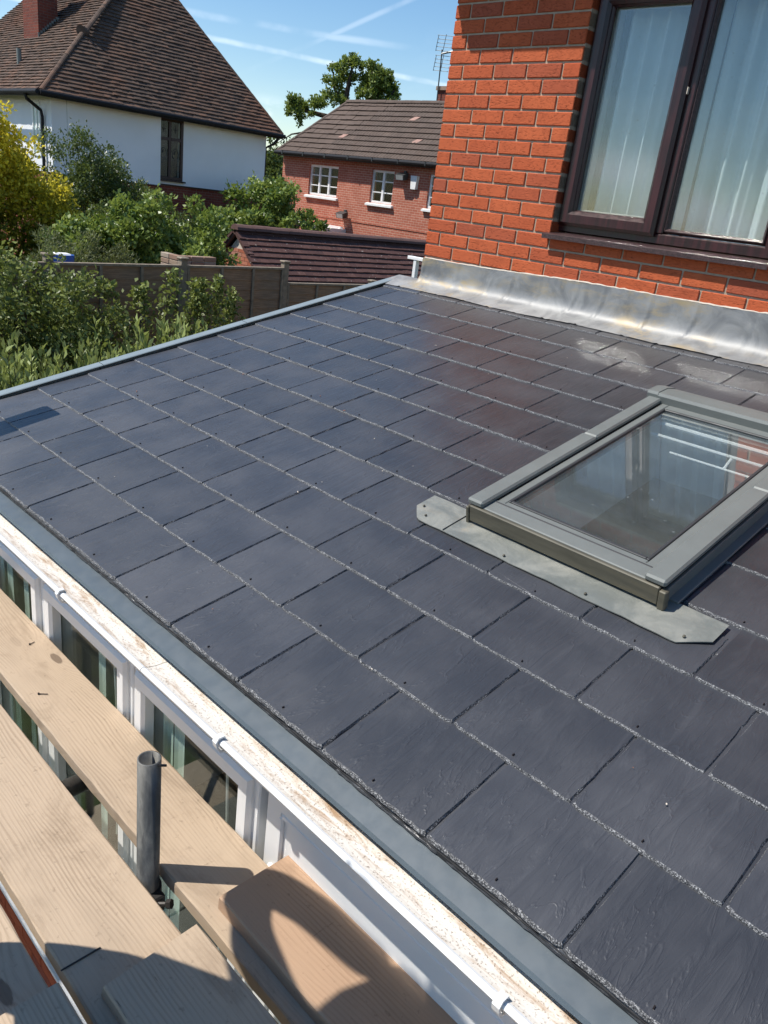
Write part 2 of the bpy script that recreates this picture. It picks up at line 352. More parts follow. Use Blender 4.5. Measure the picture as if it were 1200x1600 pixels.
n1 = m.noise(m.coord((.5, .5, .5)), 1, 6, .7); n2 = m.noise(m.coord((18, 18, 18)), 1, 5, .7)
m.set(Base_Color=m.mix(m.rng(n1, .4, .6), m.mix(n2, (.030, .050, .012), (.075, .10, .028)), m.mix(n2, (.045, .036, .024), (.09, .07, .045)))); m.bump(n2, .8, .05); MT['ground'] = m.m
def leaf(name, a, b, rough=.42, trans=.28, spec=.5):
    m = Mat(name, a, rough, 0, spec); nt = m.nt
    at = m.n('ShaderNodeAttribute'); at.attribute_name = 'tint'
    c = m.mix(at.outputs['Fac'], a, b); m.set(Base_Color=c)
    tl = m.n('ShaderNodeBsdfTranslucent'); m.put(m.mix(.35, c, (.30, .34, .04)), tl.inputs[0])
    mx = m.n('ShaderNodeMixShader'); mx.inputs[0].default_value = trans; m.put(m.b.outputs[0], mx.inputs[1]); m.put(tl.outputs[0], mx.inputs[2])
    m.put(mx.outputs[0], nt.nodes['Material Output'].inputs[0]); return m.m
MT['leaf_gold'] = leaf('golden_leaf', (.085, .125, .014), (.86, .70, .05), .6, .4)
MT['leaf_dark'] = leaf('dark_evergreen_leaf', (.030, .062, .016), (.14, .19, .055), .36)
MT['leaf_mid'] = leaf('mid_green_leaf', (.075, .140, .024), (.32, .40, .10), .42, .36)
MT['leaf_oak'] = leaf('oak_leaf', (.070, .120, .020), (.24, .31, .07), .5, .36)
MT['leaf_laurel'] = leaf('glossy_laurel_leaf', (.075, .120, .028), (.40, .46, .17), .40, .32, .5)
MT['leaf_climb'] = leaf('climber_leaf', (.050, .080, .018), (.30, .35, .10), .50)
MT['leaf_grey'] = leaf('grey_green_leaf', (.070, .085, .036), (.20, .23, .10), .6)
m = Mat('bark', (.08, .06, .045), .95, 0, .15); n1 = m.noise(m.coord((20, 20, 5)), 1, 5, .7); m.set(Base_Color=m.ramp(n1, [(.3, (.035, .026, .02)), (.7, (.11, .085, .065))])); m.bump(n1, .8, .03); MT['bark'] = m.m
m = Mat('olive_stem', (.07, .075, .03), .8); MT['stem'] = m.m
m = Mat('skin', (.50, .28, .19), .5); MT['skin'] = m.m
MT['hivis'] = simple('navy_work_cloth', (.03, .035, .06), .9)
MT['hair'] = simple('brown_hair', (.05, .03, .02), .7)

# ------------------------------------------------------------------ object helpers
ORIGIN = {}
def props(o, label=None, cat=None, group=None, kind=None):
    if label: o['label'] = label
    if cat: o['category'] = cat
    if group: o['group'] = group
    if kind: o['kind'] = kind
    return o
def thing(name, loc, label, cat, group=None):
    o = bpy.data.objects.new(name, None); COL.objects.link(o); o.location = loc; o.empty_display_size = .1
    ORIGIN[o.name] = Vector(loc); return props(o, label, cat, group)
def place(o, parent):
    if parent is not None:
        o.parent = parent; o.location = Vector(o.location) - ORIGIN[parent.name]; ORIGIN[o.name] = Vector(o.location) + ORIGIN[parent.name]
    else: ORIGIN[o.name] = Vector(o.location)
class MB:
    def __init__(s): s.v = []; s.f = []; s.mi = []; s.cur = 0
    def add(s, vs, fs):
        k = len(s.v); s.v += [tuple(map(float, p)) for p in vs]; s.f += [tuple(i + k for i in f) for f in fs]; s.mi += [s.cur] * len(fs); return s
    def box(s, a, b, bev=0.0):
        x0, y0, z0 = [min(p, q) for p, q in zip(a, b)]; x1, y1, z1 = [max(p, q) for p, q in zip(a, b)]
        if bev <= 0:
            return s.add([(x0, y0, z0), (x1, y0, z0), (x1, y1, z0), (x0, y1, z0), (x0, y0, z1), (x1, y0, z1), (x1, y1, z1), (x0, y1, z1)],
                         [(0, 3, 2, 1), (4, 5, 6, 7), (0, 1, 5, 4), (1, 2, 6, 5), (2, 3, 7, 6), (3, 0, 4, 7)])
        vs = []; idx = {}
        c = [(x0, x1), (y0, y1), (z0, z1)]
        for ix in (0, 1):
            for iy in (0, 1):
                for iz in (0, 1):
                    q = (ix, iy, iz)
                    for ax in range(3):
                        p = []
                        for d in range(3):
                            val = c[d][q[d]]
                            if d != ax: val += bev * (1 if q[d] == 0 else -1)
                            p.append(val)
                        idx[(q, ax)] = len(vs); vs.append(p)
        fs = []
        for ax in range(3):
            o1, o2 = [d for d in range(3) if d != ax]
            for sd_ in (0, 1):
                loop = []
                for a1, a2 in ((0, 0), (1, 0), (1, 1), (0, 1)):
                    q = [0, 0, 0]; q[ax] = sd_; q[o1] = a1; q[o2] = a2; loop.append(idx[(tuple(q), ax)])
                fs.append(tuple(loop))
        for ax in range(3):
            o1, o2 = [d for d in range(3) if d != ax]
            for a1 in (0, 1):
                for a2 in (0, 1):
                    q0 = [0, 0, 0]; q1 = [0, 0, 0]; q0[ax] = 0; q1[ax] = 1
                    for q in (q0, q1): q[o1] = a1; q[o2] = a2
                    q0 = tuple(q0); q1 = tuple(q1)
                    fs.append((idx[(q0, o1)], idx[(q1, o1)], idx[(q1, o2)], idx[(q0, o2)]))
        for ix in (0, 1):
            for iy in (0, 1):
                for iz in (0, 1):
                    q = (ix, iy, iz); fs.append((idx[(q, 0)], idx[(q, 1)], idx[(q, 2)]))
        return s.add(vs, fs)
    def extrude(s, prof, p0, p1, axes, caps=True):
        """prof: 2-D points; axes: two vectors they run along; swept from p0 to p1"""
        a, b = Vector(axes[0]), Vector(axes[1]); n = len(prof)
        vs = [Vector(p0) + a * u + b * w for u, w in prof] + [Vector(p1) + a * u + b * w for u, w in prof]
        fs = [(i, (i + 1) % n, (i + 1) % n + n, i + n) for i in range(n)]
        if caps: fs += [tuple(range(n))[::-1], tuple(range(n, 2 * n))]
        return s.add(vs, fs)
    def tube(s, pts, r, n=8, cap=True):
        pts = [Vector(p) for p in pts]; rs = r if isinstance(r, (list, tuple)) else [r] * len(pts)
        vs = []; up = None
        for i, p in enumerate(pts):
            t = (pts[min(i + 1, len(pts) - 1)] - pts[max(i - 1, 0)]).normalized()
            if up is None: up = Vector((0, 0, 1)) if abs(t.z) < .9 else Vector((1, 0, 0))
            x = t.cross(up).normalized(); y = x.cross(t).normalized(); up = y
            for k in range(n):
                a = 2 * math.pi * k / n; vs.append(p + (x * math.cos(a) + y * math.sin(a)) * rs[i])
        fs = []
        for i in range(len(pts) - 1):
            for k in range(n): fs.append((i * n + k, i * n + (k + 1) % n, (i + 1) * n + (k + 1) % n, (i + 1) * n + k))
        if cap: fs += [tuple(range(n))[::-1], tuple(range((len(pts) - 1) * n, len(pts) * n))]
        return s.add(vs, fs)
    def pipe(s, p0, p1, r, ri, n=20):
        p0, p1 = Vector(p0), Vector(p1); t = (p1 - p0).normalized(); up = Vector((0, 0, 1)) if abs(t.z) < .9 else Vector((1, 0, 0))
        x = t.cross(up).normalized(); y = x.cross(t).normalized(); vs = []
        for p, rr in ((p0, r), (p1, r), (p1, ri), (p0, ri)):
            for k in range(n):
                a = 2 * math.pi * k / n; vs.append(p + (x * math.cos(a) + y * math.sin(a)) * rr)
        fs = []
        for j in range(4):
            for k in range(n): fs.append((j * n + k, j * n + (k + 1) % n, ((j + 1) % 4) * n + (k + 1) % n, ((j + 1) % 4) * n + k))
        return s.add(vs, fs)
    def build(s, name, mats, parent=None, loc=(0, 0, 0), smooth=False, center=False, **kw):
        me = mesh_from(name, s.v, s.f, mats, s.mi, smooth)
        o = bpy.data.objects.new(name, me); COL.objects.link(o); o.location = loc
        place(o, parent); return props(o, **kw)
def mesh_from(name, v, f, mats, mi=None, smooth=False):
    me = bpy.data.meshes.new(name); me.from_pydata([tuple(p) for p in v], [], f)
    for k in (mats if isinstance(mats, (list, tuple)) else [mats]): me.materials.append(MT[k])
    if mi is not None and len(set(mi)) > 1: me.polygons.foreach_set('material_index', mi)
    if smooth: me.polygons.foreach_set('use_smooth', [True] * len(me.polygons))
    me.validate(); me.update(); return me
def inst(name, me, parent, loc, rot=None, **kw):
    o = bpy.data.objects.new(name, me); COL.objects.link(o); o.location = loc
    if rot is not None: o.rotation_euler = rot
    place(o, parent); return props(o, **kw)
def inst_m(name, me, parent, mat4, **kw):
    o = bpy.data.objects.new(name, me); COL.objects.link(o)
    loc = mat4.to_translation(); o.rotation_euler = mat4.to_euler(); o.location = loc
    place(o, parent); return props(o, **kw)
def clip_poly(poly, keep):
    """clip a 2-D polygon by half planes (a,b,c): a*x+b*y<=c"""
    for a, b, c in keep:
        out = []
        for i in range(len(poly)):
            p, q = poly[i], poly[(i + 1) % len(poly)]
            dp, dq = a * p[0] + b * p[1] - c, a * q[0] + b * q[1] - c
            if dp <= 0: out.append(p)
            if dp * dq < 0:
                t = dp / (dp - dq); out.append((p[0] + (q[0] - p[0]) * t, p[1] + (q[1] - p[1]) * t))
        poly = out
        if len(poly) < 3: return []
    return poly
def area2(p): return abs(sum(p[i][0] * p[(i + 1) % len(p)][1] - p[(i + 1) % len(p)][0] * p[i][1] for i in range(len(p)))) / 2

# ------------------------------------------------------------------ the setting: ground
def ground_z(x, y): 
    t = min(1, max(0, (-x - .8) / 4.0)); t = t * t * (3 - 2 * t)
    u = min(1, max(0, (-x - 6.6) / 3.0)); u = u * u * (3 - 2 * u)
    return -.44 + 1.06 * t - 1.05 * u
g = MB(); xs = [-600, -200, -80, -50, -35, -28] + [x * 1.0 for x in range(-26, 14)] + [20, 40, 120, 500]
ys = [-500, -120, -40, -20, -12] + [y * 1.5 for y in range(-6, 20)] + [34, 45, 70, 130, 600]
vs_ = [(x, y, ground_z(x, y) - .012 + (.05 * math.sin(x * 1.3) * math.cos(y * .9) if x < -2 else 0)) for y in ys for x in xs]
nx = len(xs); g.add(vs_, [(j * nx + i, j * nx + i + 1, (j + 1) * nx + i + 1, (j + 1) * nx + i) for j in range(len(ys) - 1) for i in range(nx - 1)])
g.build('ground', 'ground', kind='structure', smooth=True, label='garden ground of rough grass and soil')
pv = MB(); pv.box((-.6, -6.5, -.50), (6.5, -2.80, -.446)); patio = pv.build('patio', 'mortar', kind='structure', label='grey paved patio seen through the gap under the scaffold boards')
sl = mesh_from('paving_slab', *(lambda q: (q.v, q.f))(MB().box((0, 0, 0), (.592, .592, .035), .006)), 'paving')
for i in range(9):
    for j in range(5): inst('paving_slab', sl, patio, (-.1 + i * .6, -3.42 - j * .6, -.452 + random.uniform(-.002, .002)))

# ------------------------------------------------------------------ roof frame of the extension
PIT = 0.226094; CP, SP = math.cos(PIT), math.sin(PIT); YE = -2.84164; ZE = 2.479955
def rp(x, s, h=0.0): return Vector((x, YE + s * CP - h * SP, ZE + s * SP + h * CP))
RM = Matrix(((1, 0, 0), (0, CP, -SP), (0, SP, CP)))   # local (x, upslope, normal) -> world
def rmat(x, s, h, tilt=0.0, yaw=0.0):
    m4 = (RM @ Matrix.Rotation(tilt, 3, 'X') @ Matrix.Rotation(yaw, 3, 'Z')).to_4x4(); m4.translation = rp(x, s, h); return m4
SX0, SX1, SS0, SS1 = 2.112, 2.752, .965, 2.10     # skylight opening kerb
ext = thing('extension', (2.0, -1.4, 0), 'single storey white extension with a low pitched dark slate roof', 'extension')
# deck under the slates, with the skylight hole
dk = MB()
for a, b, c_, d in ((-.20, 4.3, -.0, SS0), (-.20, SX0, SS0, SS1), (SX1, 4.3, SS0, SS1), (-.20, 4.3, SS1, 2.9)):
    P = [rp(a, c_, -.0185), rp(b, c_, -.0185), rp(b, d, -.0185), rp(a, d, -.0185), rp(a, c_, -.075), rp(b, c_, -.075), rp(b, d, -.075), rp(a, d, -.075)]
    dk.add(P, [(0, 1, 2, 3), (7, 6, 5, 4), (0, 4, 5, 1), (1, 5, 6, 2), (2, 6, 7, 3), (3, 7, 4, 0)])
dk.build('roof_deck', 'deck', ext)
# slates
EXP = .2484508; TW = .31; X00 = .9272769; TH = .006
ALPHA = TH / EXP
def slate_mesh(w, L, seed, edge='slate_edge'):
    r = random.Random(seed); q = MB(); nb = max(4, int(w / .0125)); ns = 18
    def jit(a): return r.uniform(-a, a)
    lx = lambda i: w * i / nb
    A, B, C_ = [], [], []
    walk = 0
    for i in range(nb + 1):
        walk = walk * .6 + jit(.0011); x = lx(i)
        corner = .004 * max(0, 1 - min(x, w - x) / .012)
        A.append((min(max(x + jit(.002), .0035), w - .0035), .0058 + walk + jit(.0016) + corner, -.0004 - abs(jit(.0004))))
        B.append((min(max(x + jit(.002), .001), w - .001), .0028 + walk + jit(.0010) + corner, -.0034 + jit(.0012)))
        C_.append((x, .0008 + walk * .8 + jit(.0007) + corner, -.0088))
    lt, rt_ = [], []
    for k in range(1, ns + 1):
        y = .009 + (L - .009) * k / ns
        lt.append((.0016 + abs(jit(.0018)), y, -.0003)); rt_.append((w - .0020 - abs(jit(.0024)), y, -.0003))
    top = A + rt_ + lt[::-1]
    q.cur = 0; q.add(top, [tuple(range(len(top)))])
    q.cur = 1
    q.add(A + B, [(i, nb + 1 + i, nb + 2 + i, i + 1) for i in range(nb)])
    q.add(B + C_, [(i, nb + 1 + i, nb + 2 + i, i + 1) for i in range(nb)])
    q.cur = 2
    for side, xx in ((lt, 0), (rt_, w)):
        ins = [A[0] if xx == 0 else A[-1]] + side
        outr = [C_[0] if xx == 0 else C_[-1]] + [(xx + (jit(.0008)), p[1], -.0075) for p in side]
        n = len(ins); fs = [(i, i + 1, n + i + 1, n + i) for i in range(n - 1)]
        if xx == 0: pass
        else: fs = [f[::-1] for f in fs]
        q.add(ins + outr, fs)
    if w > .2:                                          # the dark rivet that holds the tail
        q.cur = 3; hx = w * r.choice((.5, .5, .47, .53)); a = r.uniform(-.5, .5); ca, sa = math.cos(a), math.sin(a)
        bx = [(-.0011, -.003), (.0011, -.003), (.0011, .003), (-.0011, .003)]
        P = [(hx + ca * u - sa * w_, .022 + sa * u + ca * w_) for u, w_ in bx]
        q.add([(x, y, -.001) for x, y in P] + [(x, y, .0028) for x, y in P], [(4, 5, 6, 7), (0, 1, 5, 4), (1, 2, 6, 5), (2, 3, 7, 6), (3, 0, 4, 7)])
    return mesh_from('roof_slate', q.v, q.f, ['slate', edge, edge, 'clip'], q.mi)
VAR = [slate_mesh(TW - .0045, .505, 100 + k) for k in range(8)]
SXL, SXR = -.155, 4.25
cnt = 0
for j in range(12):
    s0 = j * EXP; off = 0 if j % 2 == 0 else .5
    L = min(.505, 2.93 - s0)
    for i in range(-6, 14):
        xa = X00 + (i + off) * TW; xb = xa + TW - .0045
        if xb < SXL + .03 or xa > SXR: continue
        pieces = [(xa, xb, L)]
        if s0 < SS1 and s0 + L > SS0 - .04 and xb > SX0 and xa < SX1:
            if s0 < SS0 - .04: pieces = [(xa, xb, max(.06, SS0 - .03 - s0))]
            else: pieces = [(xa, min(xb, SX0 - .004), L), (max(xa, SX1 + .004), xb, L)]
        for a, b, LL in pieces:
            a = max(a, SXL)
            if b - a < .025: continue
            if abs(b - a - TW + .0045) < 1e-4 and abs(LL - .505) < 1e-4: me = random.choice(VAR)
            else: me = slate_mesh(b - a, LL, 1000 + cnt)
            cnt += 1
            inst_m('roof_slate', me, ext, rmat(a + random.uniform(-.0012, .0012), s0 + random.uniform(-.0015, .0015), random.uniform(-.0006, .0010), -ALPHA, random.uniform(-.003, .003)))
for a, b in ((1.84, SX0 - .004), (SX1 + .004, 3.02)):
    inst_m('roof_slate', slate_mesh(b - a, .40, 2500 + int(a * 10)), ext, rmat(a, .86, -.0062, -.010))
# starter courses at the eaves: three thin stacked layers
for k in range(3):
    for i in range(15):
        w = .31; xa = -.16 + i * w + .1 * k; 
        me = slate_mesh(w - .004, .34, 3000 + 20 * k + i, 'slate')
        inst_m('starter_slate', me, ext, rmat(xa, .0035 - .0022 * k - random.uniform(0, .003), -.0090 - .0044 * k, -.005))
# blue grey eaves strip over the gutter
es = MB(); prof = [(-2.79, 2.458), (-2.835, 2.449), (-2.880, 2.432), (-2.885, 2.424), (-2.881, 2.4225), (-2.876, 2.429), (-2.834, 2.446), (-2.79, 2.455)]
es.extrude(prof, (-.22, 0, 0), (4.4, 0, 0), ((0, 1, 0), (0, 0, 1))); es.build('eaves_strip', 'eaves_strip', ext)
# verge trim at the left edge
for i, (sa, sb) in enumerate(((-.02, .842), (.846, 1.70), (1.704, 2.56), (2.564, 2.93))):
    vg = MB(); pr = [(-.168, .0085), (-.172, .0115), (-.214, .0155), (-.222, .012), (-.222, -.10), (-.218, -.10), (-.216, .007), (-.172, .004)]
    vg.extrude(pr, rp(0, sa), rp(0, sb), ((1, 0, 0), (0, -SP, CP))); vg.build('verge_trim', 'verge', ext)
vg = MB(); vg.extrude([(-.226, .010), (-.240, .004), (-.240, -.13), (-.226, -.13)], rp(0, -.03), rp(0, 2.93), ((1, 0, 0), (0, -SP, CP))); vg.build('barge_board', 'black_plastic', ext)

# ------------------------------------------------------------------ lead flashing against the house wall
lx0, lx1 = -.215, 4.3
NX, NT = 430, 26
creases = [lx0 + .05]; 
while creases[-1] < lx1: creases.append(creases[-1] + random.choice((.14, .16, .19, .27, .30, .24)))
crs = [(cx_, random.choice((1, 1, .6, .5)), random.uniform(.05, .16)) for cx_ in creases]
V = []
for i in range(NX + 1):
    x = lx0 + (lx1 - lx0) * i / NX
    ztop = 3.290 + .017 * max(0, x) / 1.1 - .004 * math.sin(x * 4)
    sbot = 2.785 + .006 * math.sin(x * 6.3) + .003 * math.sin(x * 17 + 1) + (.0 if x > 1.2 else -.01)
    for k in range(NT + 1):
        t = k / NT
        # control polygon: wall top, wall low, inner corner, roof edge
        p0 = Vector((0, -.012, ztop)); p1 = Vector((0, -.014, 3.205)); p2 = Vector((0, rp(x, 2.85, .014).y, rp(x, 2.85, .014).z)); p3 = rp(x, sbot, .003)
        p0.x = p1.x = p2.x = p3.x = 0
        if x < .004:                                   # past the house corner the lead lies flat on the verge
            p0 = rp(0, 2.945, .016); p1 = rp(0, 2.925, .016); p2 = rp(0, 2.87, .014)
        if t < .42: p = p0.lerp(p1, t / .42); nrm = Vector((0, -1, 0))
        elif t < .74:
            u = (t - .42) / .32; mid = Vector((0, -.018, 3.145)) if x >= .004 else (p1 + p2) / 2; p = (1 - u) ** 2 * p1 + 2 * u * (1 - u) * mid + u * u * p2; nrm = Vector((0, -1 + u * .9, u)).normalized()
        else: u = (t - .74) / .26; p = p2.lerp(p3, u); nrm = Vector((0, -.2, .97))
        d = .0014 * math.sin(x * 9 + t * 4) + .0006 * math.sin(x * 31 + t * 9) + .0003 * math.sin(x * 67 - t * 14)
        for cx_, amp, sk in crs:
            dx = x - (cx_ - sk * max(0, t - .25) ** 1.5)
            if abs(dx) < .06: d += amp * (.0050 * math.exp(-(dx / .0065) ** 2) - .0022 * math.exp(-((dx - .018) / .012) ** 2)) * min(1, t * 3 + .25)
        V.append((x, *(p + nrm * d)[1:]))
lf = MB(); lf.add(V, [(i * (NT + 1) + k, i * (NT + 1) + k + 1, (i + 1) * (NT + 1) + k + 1, (i + 1) * (NT + 1) + k) for i in range(NX) for k in range(NT)])
lf.build('lead_flashing', 'lead', ext, smooth=True)
pb = MB(); 
pp = [(lx0 + .235 + (lx1 - .05) * i / 160) for i in range(161)]
pb.tube([(x, -.006, 3.290 + .017 * max(0, x) / 1.1 - .004 * math.sin(x * 4) + random.uniform(-.0016, .0016)) for x in pp], [.0055 + random.uniform(-.0015, .002) for _ in pp], 6)
pb.build('pointing_bead', 'mortar_pale', ext)

# ------------------------------------------------------------------ gutter, fascia, walls and windows below the roof
YW = -2.80
gt = MB(); gt.cur = 0
outer = [(-2.835, 2.416), (-2.835, 2.374), (-2.910, 2.373), (-2.932, 2.380), (-2.945, 2.393), (-2.9495, 2.402), (-2.9465, 2.4075), (-2.940, 2.409), (-2.934, 2.4065), (-2.924, 2.4035), (-2.905, 2.4005), (-2.842, 2.401), (-2.842, 2.416)]
sec = [-.24, .55, 1.9, 3.25, 4.5]
gut = None
for a, b in zip(sec[:-1], sec[1:]):
    q = MB(); n = len(outer)
    P = [(a + .002, y, z) for y, z in outer] + [(b, y, z) for y, z in outer]; q.add(P, [])
    for i in range(n):
        q.cur = 1 if i in (8, 9, 10) else 0
        q.f.append((i, (i + 1) % n, (i + 1) % n + n, i + n)); q.mi.append(q.cur)
    o = q.build('gutter', ['upvc', 'gutter_dirt'], ext)
    gut = gut or o
for cx_ in (.58, 1.42, 2.25, 3.062):
    q = MB(); w = .011
    pr = [(-2.930, 2.4085), (-2.936, 2.4185), (-2.948, 2.4175), (-2.9525, 2.409), (-2.9495, 2.398), (-2.940, 2.384), (-2.914, 2.374), (-2.85, 2.374), (-2.85, 2.370), (-2.916, 2.370), (-2.944, 2.380), (-2.954, 2.396), (-2.9575, 2.411), (-2.950, 2.4225), (-2.934, 2.4225), (-2.9275, 2.411)]
    q.extrude(pr, (cx_ - w * .7, 0, -.0055), (cx_ + w * .7, 0, -.0055), ((0, 1, 0), (0, 0, 1))); q.build('gutter_clip', 'upvc', gut)
fs_ = MB(); fs_.box((-.2, -2.834, 2.2385), (4.5, -2.79, 2.440)); fs_.build('fascia', 'upvc', ext)
sf = MB(); sf.box((-.2, -2.789, 2.2385), (4.5, -2.70, 2.246)); sf.build('soffit', 'upvc', ext)
# plinth bricks
wl = MB(); wl.box((0, -2.74, -.5), (4.4, -2.62, .47)); wl.build('plinth_wall', 'mortar_pale', ext)
bk = mesh_from('brick', *(lambda q: (q.v, q.f))(MB().box((0, 0, 0), (.215, .1025, .065), .003)), 'brick')
for r_ in range(-6, 6):
    for i in range(20):
        xa = i * .225 + (.1125 if r_ % 2 else 0) - .1
        inst('brick', bk, ext, (xa, -2.748, .005 + r_ * .075))
sill = MB(); sill.extrude([(-2.90, .462), (-2.90, .48), (-2.74, .512), (-2.74, .47)], (-.02, 0, 0), (4.4, 0, 0), ((0, 1, 0), (0, 0, 1))); sill.build('window_sill', 'upvc', ext)
cp_ = MB(); cp_.box((0, -2.812, .515), (.313, -2.66, 2.240)); cp_.build('corner_post', 'upvc', ext)
def frame_box(q, x0, x1, z0, z1, w, y0, y1, bev=.004):
    """four mitred bars of a rectangular frame standing in the XZ plane"""
    for (a, b) in (((x0, z0), (x1, z0)), ((x1, z0), (x1, z1)), ((x1, z1), (x0, z1)), ((x0, z1), (x0, z0))):
        cx_, cz = (x0 + x1) / 2, (z0 + z1) / 2
        def inn(p): return (p[0] + (w if p[0] < cx_ else -w), p[1] + (w if p[1] < cz else -w))
        A, B = inn(a), inn(b)
        def mid(p, t): 
            i_ = inn(p); return (p[0] + (i_[0] - p[0]) * t, p[1] + (i_[1] - p[1]) * t)
        t0, t1 = min(.45, bev / w), 1 - min(.45, bev / w)
        rows = [(a, b, y1), (a, b, y0 + bev), (mid(a, t0), mid(b, t0), y0), (mid(a, t1), mid(b, t1), y0), (A, B, y0 + bev), (A, B, y1)]
        vs = []
        for p, r__, y in rows: vs += [(p[0], y, p[1]), (r__[0], y, r__[1])]
        q.add(vs, [(2 * i, 2 * i + 1, 2 * i + 3, 2 * i + 2) for i in range(5)])
    return q
for k, wx in enumerate((.317, .962, 1.607)):
    fr = frame_box(MB(), wx, wx + .635, .516, 2.236, .036, -2.806, -2.71).build('window', 'upvc', ext)
    frame_box(MB(), wx + .022, wx + .613, .545, 2.206, .056, -2.824, -2.785, .010).build('sash', 'upvc', fr)
    p = MB(); p.box((wx + .070, -2.782, .58), (wx + .565, -2.776, 2.16)); p.build('pane', 'glass_low', fr)
# white infill panel to the right
fr = frame_box(MB(), 2.272, 4.30, .516, 2.232, .06, -2.806, -2.71).build('infill_panel', 'upvc', ext)
p = MB(); p.box((2.329, -2.798, .56), (4.25, -2.76, 2.172), .003); p.build('panel_sheet', 'upvc', fr)
p = MB(); p.box((2.321, -2.808, .57), (2.337, -2.796, 2.162), .004); p.box((2.332, -2.808, 2.158), (4.24, -2.796, 2.176), .004); p.build('glazing_bead', 'upvc', fr)
p = MB(); p.tube([(2.309, -2.805, 1.985), (2.311, -2.825, 1.985)], [.012, .009], 10); p.build('hinge_cap', 'upvc', fr)
# left side wall, back wall inside, floor
q = MB(); q.box((-.0, -2.655, .0), (.08, -.02, 2.37)); q.build('side_wall', 'plaster', ext)
q = MB(); q.box((4.4, -2.80, 0), (4.5, -.02, 2.35)); q.build('end_wall', 'plaster', ext)
q = MB(); q.box((.085, -2.6, .0), (4.39, -.02, .03)); q.build('floor', 'carpet', ext)
q = MB()
for a, b, c_, d in ((.0, SX0 - .02, 0.1, 2.85), (SX1 + .02, 4.39, .1, 2.85), (SX0 - .02, SX1 + .02, .1, SS0 - .03), (SX0 - .02, SX1 + .02, SS1 + .02, 2.85)):
    P = [rp(a, c_, -.16), rp(b, c_, -.16), rp(b, d, -.16), rp(a, d, -.16)]; q.add(P, [(0, 1, 2, 3)])
q.build('ceiling', 'plaster', ext)
# vertical blinds behind the low windows
slm = MB(); 
for z0, z1 in ((.62, 2.14),):
    pr = [(-.027, -.003), (-.012, .002), (.012, .002), (.027, -.003)]
    n = 4; slm.add([(x, y, z) for z in (z0, z1) for x, y in pr], [(0, 1, 5, 4), (1, 2, 6, 5), (2, 3, 7, 6)])
slme = mesh_from('slat', slm.v, slm.f, 'blind')
for k, (wx, lab) in enumerate(((.317, 'vertical blind of pale green slats in the window nearest the corner post'), (.962, 'vertical blind of pale slats behind the middle white window'), (1.607, 'vertical blind of pale slats behind the window beside the white infill panel'))):
    b = thing('vertical_blind', (wx + .33, -2.62, .62), lab, 'blind', 'vertical blinds in the extension windows')
    h = MB(); h.box((wx + .075, -2.772, 2.145), (wx + .56, -2.745, 2.17)); h.build('head_rail', 'upvc', b)
    for i in range(7):
        if random.random() < .42: continue
        inst('slat', slme, b, (wx + .115 + i * .078 + random.uniform(-.012, .012), -2.758, 0), (0, 0, random.uniform(-.12, .12)))
    cd = MB(); pts = [(wx + .44 + .012 * math.sin(t * 3), -2.768 + .005 * math.sin(t * 2.2), 2.12 - .75 * t) for t in np.linspace(0, 1, 9)]
    cd.tube(pts, .0045, 6); cd.build('pull_cord', 'upvc', b)

# ------------------------------------------------------------------ the brick house with its window
house = thing('brick_house', (2.0, 1.5, 0), 'orange red brick house whose wall meets the slate roof', 'house')
WX0, WX1, WZ0, WZ1 = .890, 2.072, 3.52, 4.705
w = MB(); Y0 = .007
for a, b, z0, z1 in ((0.007, WX0, 0, 5.0), (WX1, 7, 0, 5.0), (WX0, WX1, 0, WZ0), (WX0, WX1, WZ1, 5.0)):
    w.box((a, Y0, z0), (b, .26, z1))
w.box((.007, .261, 0), (.26, 6.5, 5.0)); w.box((6.74, .261, 0), (7, 6.5, 5)); w.box((.007, 6.501, 0), (7, 6.76, 5))
w.build('wall', 'mortar', house)
stuffb = MB(); Z0W = 3.375
def jbox(q, a, b): q.box(a, b, .004)
bricks_me = [mesh_from('brick', *(lambda q: (q.v, q.f))(MB().box((0, 0, 0), (L_, .1, .065), .0035)), 'brick') for L_ in (.215, .1025)]
for k in range(-4, 22):
    z = Z0W + k * .075 + .005
    half = (k % 2 == 0)
    x = 0.0; first = True
    while x < 4.2:
        L_ = .1025 if (half and first) else .215
        first = False
        a, b = x, x + L_; x += L_ + .01
        segs = [(a, b)]
        if z + .065 > WZ0 and z < WZ1: segs = [(a, min(b, WX0)), (max(a, WX1), b)]
        for sa, sb in segs:
            if sb - sa < .02: continue
            loc = (sa, random.uniform(-.0015, .0015), z)
            if sa < 2.4 and z < 4.75 and z > 3.1:
                me = bricks_me[0] if abs(sb - sa - .215) < 1e-4 else (bricks_me[1] if abs(sb - sa - .1025) < 1e-4 else mesh_from('brick', *(lambda q: (q.v, q.f))(MB().box((0, 0, 0), (sb - sa, .1, .065), .0035)), 'brick'))
                inst('brick', me, house, loc)
            else: jbox(stuffb, (sa, 0, z), (sb, .1, z + .065))
    y = .1125 if half else .11
    if half: y = .2255
    while y < 2.6:
        jbox(stuffb, (0, y, z), (.1, y + .215, z + .065)); y += .225
stuffb.build('brickwork', 'brick', house, kind='stuff')
